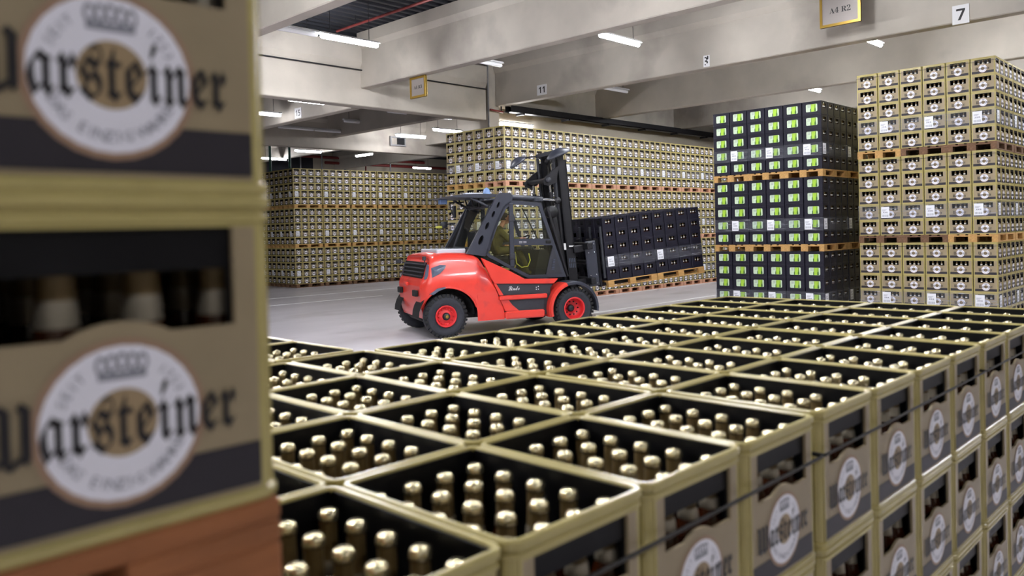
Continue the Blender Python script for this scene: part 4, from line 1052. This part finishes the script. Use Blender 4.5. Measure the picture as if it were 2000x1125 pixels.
mb = MB(); mb.tube([(-1.10, -.70, 1.60), (-1.08, -.72, 1.36), (-.98, -.74, 1.28), (-.84, -.74, 1.30), (-.78, -.72, 1.42), (-.80, -.70, 1.56)], .012, 6); part('grab_handle', mb, 'yellow_pad', label='thin curved yellow grab handle')
# ---- mast, leaning back 4.8 degrees
TILT = R(4.8)
def mx(x, z): return x + .30 - (z - .93) * math.tan(TILT)
def mbox(mb, x0, x1, y0, y1, z0, z1):
    mb.add([(mx(x0, z0), y0, z0), (mx(x1, z0), y0, z0), (mx(x1, z0), y1, z0), (mx(x0, z0), y1, z0), (mx(x0, z1), y0, z1), (mx(x1, z1), y0, z1), (mx(x1, z1), y1, z1), (mx(x0, z1), y1, z1)],
           [(0,3,2,1),(4,5,6,7),(0,1,5,4),(1,2,6,5),(2,3,7,6),(3,0,4,7)]); return mb
for s in (-1, 1):
    a, b = sorted((s * .50, s * .47)); mb = mbox(MB(), -.10, .10, a, b, .20, 3.50)
    for x0, x1 in ((-.10, -.07), (.07, .10)): a, b = sorted((s * .50, s * .40)); mbox(mb, x0, x1, a, b, .20, 3.50)
    orl = part('outer_mast_rail', mb, 'black_steel')
    a, b = sorted((s * .395, s * .37)); mb = mbox(MB(), -.09, .09, a, b, .30, 3.66)
    for x0, x1 in ((-.09, -.065), (.065, .09)): a, b = sorted((s * .395, s * .31)); mbox(mb, x0, x1, a, b, .30, 3.66)
    part('inner_mast_rail', mb, 'black_steel')
    mb = MB(); mb.tube([(mx(-.15, .3), s * .42, .3), (mx(-.15, 2.45), s * .42, 2.45)], .05, 12); lc = part('lift_cylinder', mb, 'black_steel')
    mb = MB(); mb.tube([(mx(-.15, 2.45), s * .42, 2.45), (mx(-.15, 3.6), s * .42, 3.6)], .032, 10); part('lift_rod', mb, 'panel_grey', lc)
    for yy in (.22, .13):
        mb = mbox(MB(), -.03, .01, s * yy - .018, s * yy + .018, .9, 3.52); part('lift_chain', mb, 'chain')
    mb = MB(); mb.lathe([(.0, -.03), (.075, -.03), (.06, 0), (.075, .03), (.0, .03)], 16, (mx(-.01, 3.52), s * .175, 3.52), 'y'); part('chain_pulley', mb, 'black_steel')
    # tilt bracket plates and upright pistons behind the mast
    cx, cz = mx(-.40, 3.07), 3.07
    mb = MB(); mb.prism([(cx - .09, cz), (cx - .06, cz - .09), (cx + .04, cz - .12), (cx + .22, cz - .05), (cx + .28, cz + .30), (cx + .10, cz + .17)], 'y', s * .47, s * .53); br = part('mast_bracket', mb, 'black_steel')
    mb = MB(); mb.lathe([(0, -.05), (.055, -.05), (.055, .05), (0, .05)], 14, (cx + .02, s * .54, cz), 'y'); part('bracket_pin', mb, 'panel_grey', br)
    mb = MB(); mb.tube([(cx + .10, s * .44, cz - .06), (cx + .12, s * .44, 2.80)], .028, 10); up_ = part('upper_piston', mb, 'chrome')
    mb = MB(); mb.tube([(cx + .12, s * .44, 2.82), (cx + .14, s * .44, 2.62)], .045, 12); part('piston_sleeve', mb, 'black_steel', up_)
    # work lamp hoods at the mast head
mb = MB(); mb.tube([(mx(-.38, 3.07), -.47, 3.07), (mx(-.38, 3.07), .47, 3.07)], .05, 12); part('cross_tube', mb, 'black_steel')
for z, h, x0, x1 in ((3.60, .09, -.10, .09), (2.95, .12, .02, .06), (2.30, .10, .02, .06), (1.3, .12, -.10, -.05), (.45, .14, -.10, -.04)):
    part('mast_crossbar', mbox(MB(), x0, x1, -.46, .46, z, z + h), 'black_steel')
part('mast_head', mbox(MB(), -.14, .02, -.52, .52, 3.62, 3.70), 'panel_grey')
part('centre_cylinder', MB().tube([(mx(.03, .4), 0, .4), (mx(.03, 3.45), 0, 3.45)], .055, 12), 'panel_grey')
for k, yy in enumerate((-.27, -.05, .06, .28)):
    part('mast_hose', MB().tube([(mx(.05, .9), yy, .9), (mx(.06, 2.2), yy, 2.2), (mx(.05, 3.58), yy, 3.58)], .014, 6), 'rubber')
def leaf(c, L_, W_, th, d, up):
    """pointed dish: hood of a work lamp"""
    mb = MB(); d = Vector(d).normalized(); sd = d.cross(Vector(up)).normalized(); u_ = sd.cross(d); c = Vector(c); n = 10; secs = []
    for k in range(n + 1):
        t = k / n; w = W_ * math.sin(math.pi * (t * .86 + .07)) ** .8; h = th * math.sin(math.pi * (t * .9 + .05))
        p = c + d * L_ * (t - .5) - u_ * .05 * (2 * t - 1) ** 2
        secs.append([p + sd * w * math.cos(a) + u_ * h * (math.sin(a) if math.sin(a) > 0 else .25 * math.sin(a)) for a in [2 * math.pi * q / 12 for q in range(12)]])
    mb.add([p for q in secs for p in q], [(i*12+k, i*12+(k+1) % 12, (i+1)*12+(k+1) % 12, (i+1)*12+k) for i in range(n) for k in range(12)] + [list(range(12))[::-1], [n*12 + q for q in range(12)]], 0, True)
    return mb
part('lamp_hood', leaf((-.06, -.66, 3.63), .56, .13, .06, (.92, -.05, .38), (-.35, -.55, .75)), 'frame_grey', label='grey pointed lamp hood on the mast head')
part('lamp_hood', leaf((-.47, .60, 3.565), .44, .12, .05, (.80, .05, .55), (-.4, -.5, .7)), 'frame_grey', label='grey pointed lamp hood on the mast head')
for yy, y2, xx in ((-.50, -.62, -.05), (.50, .58, -.3)): part('hood_arm', MB().tube([(mx(-.08, 3.66), yy, 3.66), (xx, y2, 3.64)], .018, 6), 'black_steel')
# lower guard with slots, decals on the mast flank
g_ = part('mast_guard', mbox(MB(), -.12, .08, -.545, -.525, .90, 1.62), 'black_steel')
for k in range(4):
    for q in range(2): part('guard_slot', mbox(MB(), -.085 + k * .04, -.068 + k * .04, -.548, -.546, 1.22 + q * .11, 1.31 + q * .11), 'lamp_lens', g_)
part('decal', mbox(MB(), -.17, -.12, -.545, -.540, 1.60, 1.74), 'sticker')
part('decal', mbox(MB(), -.06, .06, -.560, -.556, 1.66, 1.69), 'sticker')
part('mast_foot', MB().cbox((-.12, -.52, .18), (.34, .52, .52), .03), 'black_steel')
part('flank_cylinder', MB().tube([(-.20, -.60, 2.35), (-.02, -.62, 1.25)], .075, 14), 'black_steel')
part('cylinder_head', MB().lathe([(.0, -.08), (.13, -.08), (.13, .08), (.0, .08)], 18, (-.24, -.60, 2.40), 'y'), 'black_steel')
part('cowl_bar', MB().tube([(-.42, -.82, 2.5), (.02, -.80, 1.06)], .03, 8), 'black_steel')
# ---- carriage and forks, in the frame of the tilted load
PIT = R(-5.05)                                   # nose up
LOADM = Matrix.Translation((.969, 0, .779)) @ Matrix.Rotation(PIT, 4, 'Y')     # heel of the pallets
def lpart(nm, mb, m_, parent=None, lab=None): mb.xf(LOADM); return part(nm, mb, m_, parent, lab)
for z0, z1 in ((.12, .26), (.86, 1.0)): lpart('carriage_bar', MB().cbox((-.42, -.86, z0), (-.30, .86, z1), .015), 'black_steel')
for s in (-1, 1):
    a, b = sorted((s * .70, s * .64)); lpart('carriage_side', MB().cbox((-.40, a, .06), (-.14, b, 1.02), .02), 'frame_grey')
    a, b = sorted((s * .62, s * .50)); lpart('carriage_arm', MB().cbox((-.62, a, .10), (-.36, b, .24), .015), 'black_steel'); lpart('carriage_arm', MB().cbox((-.62, a, .80), (-.36, b, .96), .015), 'black_steel')
    for z in (.12, .3, .78, .95):
        for x_ in (-.34, -.20): lpart('bolt', MB().lathe([(0, s * .70), (.016, s * .70), (.014, s * .712), (0, s * .712)], 8, (x_, 0, z), 'y'), 'chrome')
    lpart('side_shift_cylinder', MB().tube([(-.36, s * .05, .58), (-.36, s * .62, .58)], .045, 12), 'black_steel')
for yy in (-.58, -.24, .24, .58):
    mb = MB(); mb.cbox((-.12, yy - .07, .02), (-.05, yy + .07, 1.05), .012); mb.prism([(-.12, .03), (2.25, .06), (2.25, .085), (-.05, .095), (-.12, .095)], 'y', yy - .06, yy + .06); lpart('fork', mb, 'black_steel', None, 'steel fork under the pallets')
for yy in (-.74, -.25, .25, .74): lpart('backrest_bar', MB().cbox((-.06, yy - .025, .2), (-.01, yy + .025, 1.30), .008), 'panel_grey')

# ---- driver
def skin_obj(nm, nodes, edges, m_, parent, sub=2, root=0):
    me = bpy.data.meshes.new(nm); bm = bmesh.new(); sk = bm.verts.layers.skin.verify()
    vv = []
    for k, (p, r_) in enumerate(nodes):
        v = bm.verts.new(p); rr = r_ if isinstance(r_, tuple) else (r_, r_); v[sk].radius = rr; v[sk].use_root = (k == root); vv.append(v)
    for a, b in edges: bm.edges.new((vv[a], vv[b]))
    bm.to_mesh(me); bm.free(); me.materials.append(MATS[m_])
    o = link(nm, me, parent); md = o.modifiers.new('skin', 'SKIN'); md.use_smooth_shade = True
    s_ = o.modifiers.new('sub', 'SUBSURF'); s_.levels = sub; s_.render_levels = sub
    return o
DRV = thing('person', 'driver in an olive work jacket seated in the forklift cab, hand on steering wheel', 'person', (13.004 + .13 * math.cos(TH) + .16 * math.sin(TH), 11.500 + .13 * math.sin(TH) - .16 * math.cos(TH), -.01), TH)
N_ = [((-1.50, 0, 1.64), (.19, .17)), ((-1.48, 0, 1.80), (.185, .16)), ((-1.42, 0, 1.98), (.19, .15)), ((-1.36, 0, 2.08), (.12, .10)), ((-1.32, 0, 2.15), .055),
      ((-1.40, -.19, 2.03), .075), ((-1.24, -.30, 1.84), .066), ((-.98, -.18, 1.87), .046),
      ((-1.40, .19, 2.03), .075), ((-1.24, .30, 1.84), .066), ((-.98, .18, 1.87), .046),
      ((-1.42, -.11, 1.62), .10), ((-1.02, -.15, 1.66), .078), ((-.86, -.15, 1.36), .06), ((-.82, -.15, 1.18), .05), ((-.70, -.15, 1.14), .042),
      ((-1.42, .11, 1.62), .10), ((-1.02, .15, 1.66), .078), ((-.86, .15, 1.36), .06), ((-.82, .15, 1.18), .05), ((-.70, .15, 1.14), .042)]
E_ = [(0,1),(1,2),(2,3),(3,4),(2,5),(5,6),(6,7),(2,8),(8,9),(9,10),(0,11),(11,12),(12,13),(13,14),(14,15),(0,16),(16,17),(17,18),(18,19),(19,20)]
skin_obj('body', N_, E_, 'jacket', DRV)
# head in profile: skull with face, ears and hair
hm = MB(); hc = Vector((-1.215, 0, 2.30))
hprof = []
for k in range(13):
    ph = math.pi * k / 12; 
    for q in range(16):
        a = 2 * math.pi * q / 16; x_ = math.cos(a) * math.sin(ph); y_ = math.sin(a) * math.sin(ph); z_ = math.cos(ph)
        X = .098 * x_ * (1 - .12 * max(0, -z_)) + (.012 if x_ > 0 and z_ < 0 else 0); Y = .075 * y_ * (1 - .22 * max(0, -z_)); Z = .118 * z_
        hprof.append((hc.x + X, hc.y + Y, hc.z + Z))
hm.add(hprof, [(k*16+q, k*16+(q+1) % 16, (k+1)*16+(q+1) % 16, (k+1)*16+q) for k in range(12) for q in range(16)], 0, True)
hm.tube([(-1.32, 0, 2.13), (-1.25, 0, 2.24)], .052, 12)
hm.add([(hc.x + .094, -.012, hc.z + .015), (hc.x + .094, .012, hc.z + .015), (hc.x + .122, -.013, hc.z - .022), (hc.x + .122, .013, hc.z - .022), (hc.x + .096, 0, hc.z - .036)], [(0, 2, 3, 1), (2, 4, 3), (0, 4, 2), (1, 3, 4)], 0, True)
hm.lathe([(0, -.088), (.026, -.082), (.024, -.072), (0, -.070)], 10, (hc.x - .005, 0, hc.z), 'y'); hm.lathe([(0, .088), (.026, .082), (.024, .072), (0, .070)], 10, (hc.x - .005, 0, hc.z), 'y')
head = hm.build('head', 'skin', DRV)
for s in (-1, 1):
    mb = MB(); mb.lathe([(0, .006), (.009, .003), (.009, -.004)], 8, (hc.x + .088, s * .032, hc.z + .012), 'x'); mb.build('eye', 'rubber', head)
mb = MB(); mb.box((hc.x + .095, -.02, hc.z - .058), (hc.x + .101, .02, hc.z - .052)); mb.build('mouth', 'red_pipe', head)
mb = MB(); hp = []
for k in range(8):
    ph = math.pi * .62 * k / 7
    for q in range(16):
        a = 2 * math.pi * q / 16; x_ = math.cos(a) * math.sin(ph); y_ = math.sin(a) * math.sin(ph); z_ = math.cos(ph)
        if x_ > .35 and z_ < .62: z_ = .62
        hp.append((hc.x - .006 + .102 * x_, .081 * y_, hc.z + .008 + .118 * z_))
mb.add(hp, [(k*16+q, k*16+(q+1) % 16, (k+1)*16+(q+1) % 16, (k+1)*16+q) for k in range(7) for q in range(16)], 0, True); mb.build('hair', 'hair', DRV)
for s in (-1, 1):
    w0 = Vector((-.98, s * .175, 1.87)); nodes = [(tuple(w0), .030), (tuple(w0 + Vector((.06, -s * .01, .01))), (.036, .02)), (tuple(w0 + Vector((.10, -s * .015, .015))), (.038, .018))]
    ed = [(0, 1), (1, 2)]
    for f_ in range(4):
        b0 = w0 + Vector((.105, -s * .015 + (f_ - 1.5) * .019, .015)); k0 = len(nodes); ln_ = (.036, .042, .040, .032)[f_]
        nodes += [(tuple(b0), .009), (tuple(b0 + Vector((ln_ * .7, 0, .004))), .009), (tuple(b0 + Vector((ln_, 0, -.025))), .008), (tuple(b0 + Vector((ln_ * .55, 0, -.040))), .007)]
        ed += [(2, k0), (k0, k0 + 1), (k0 + 1, k0 + 2), (k0 + 2, k0 + 3)]
    k0 = len(nodes); nodes += [(tuple(w0 + Vector((.065, -s * .045, .0))), .011), (tuple(w0 + Vector((.105, -s * .055, -.015))), .010)]; ed += [(1, k0), (k0, k0 + 1)]
    skin_obj('hand', nodes, ed, 'skin', DRV, 1)

# ================================================================== LOAD on the forks: two by two pallets of black crates
W_FK = Matrix.Translation((13.004, 11.500, 0)) @ Matrix.Rotation(TH, 4, 'Z') @ LOADM
for d in range(2):
    for c in range(2):
        M_ = W_FK @ Matrix.Translation((.605 + d * 1.215, -.395 + c * .79, 0))
        pallet((0, 0, 0), 'wood_yellow', 'wooden pallet on the forks, %s row, %s' % ('heel' if d == 0 else 'tip', 'outer side' if c == 0 else 'inner side'), 'pallets on the forks', True, 0, M_)
for l in range(5):
    for i in range(8):
        for j in range(4):
            if not (j == 0 or i == 0 or l == 4): continue
            loc = Vector(((i // 4) * 1.215 + (i % 4) * .303 + .1515, -.79 + (j // 2) * .79 + (j % 2) * .395 + .1975, PAL + l * BH))
            M_ = W_FK @ Matrix.Translation(loc)
            lab = 'black crate on the forklift load, %s layer up, %s from the mast, %s row inward' % (ORD[l], ORD[i], ORD[j])
            black_crate((0, 0, 0), lab, 'black crates on the forks', M_, PLAIN)
            if j == 0: window_bottles(loc.x, loc.y, loc.z, long=False, s=.90, M=W_FK)
for d in range(2):
    x0 = d * 1.215
    film(x0 - .004, -.796, x0 + 1.214, .796, PAL + BH + .006, PAL + 2 * BH - .01, 'clear stretch film round the forklift load, %s half' % ('mast-side' if d == 0 else 'tip-side'), 'stretch film on the forklift load', W_FK)
    M_ = W_FK @ Matrix.Translation((x0 + .12, -.80, PAL + BH + .028))
    sheet((0, 0, 0), 1, 'white printed sheet on the forklift load, %s half' % ('mast-side' if d == 0 else 'tip-side'), 'sheets on the forklift load', M_)

# ================================================================== the many crates and bottles beyond the ones built singly
tag(FC.build('beer_crates', ['crate_gold', 'crate_panel', 'crate_inside', 'print_dark', 'print_white', 'print_gold']), 'hundreds of gold beer crates filling the long stack and the far stack', 'crates', None, 'stuff')
tag(FB.build('beer_bottles', ['bottle_glass', 'foil_silver_lit', 'foil_gold', 'foil_cap', 'foil_silver_dim']), 'many bottles with gold foil necks standing in the crates further back', 'bottles', None, 'stuff')
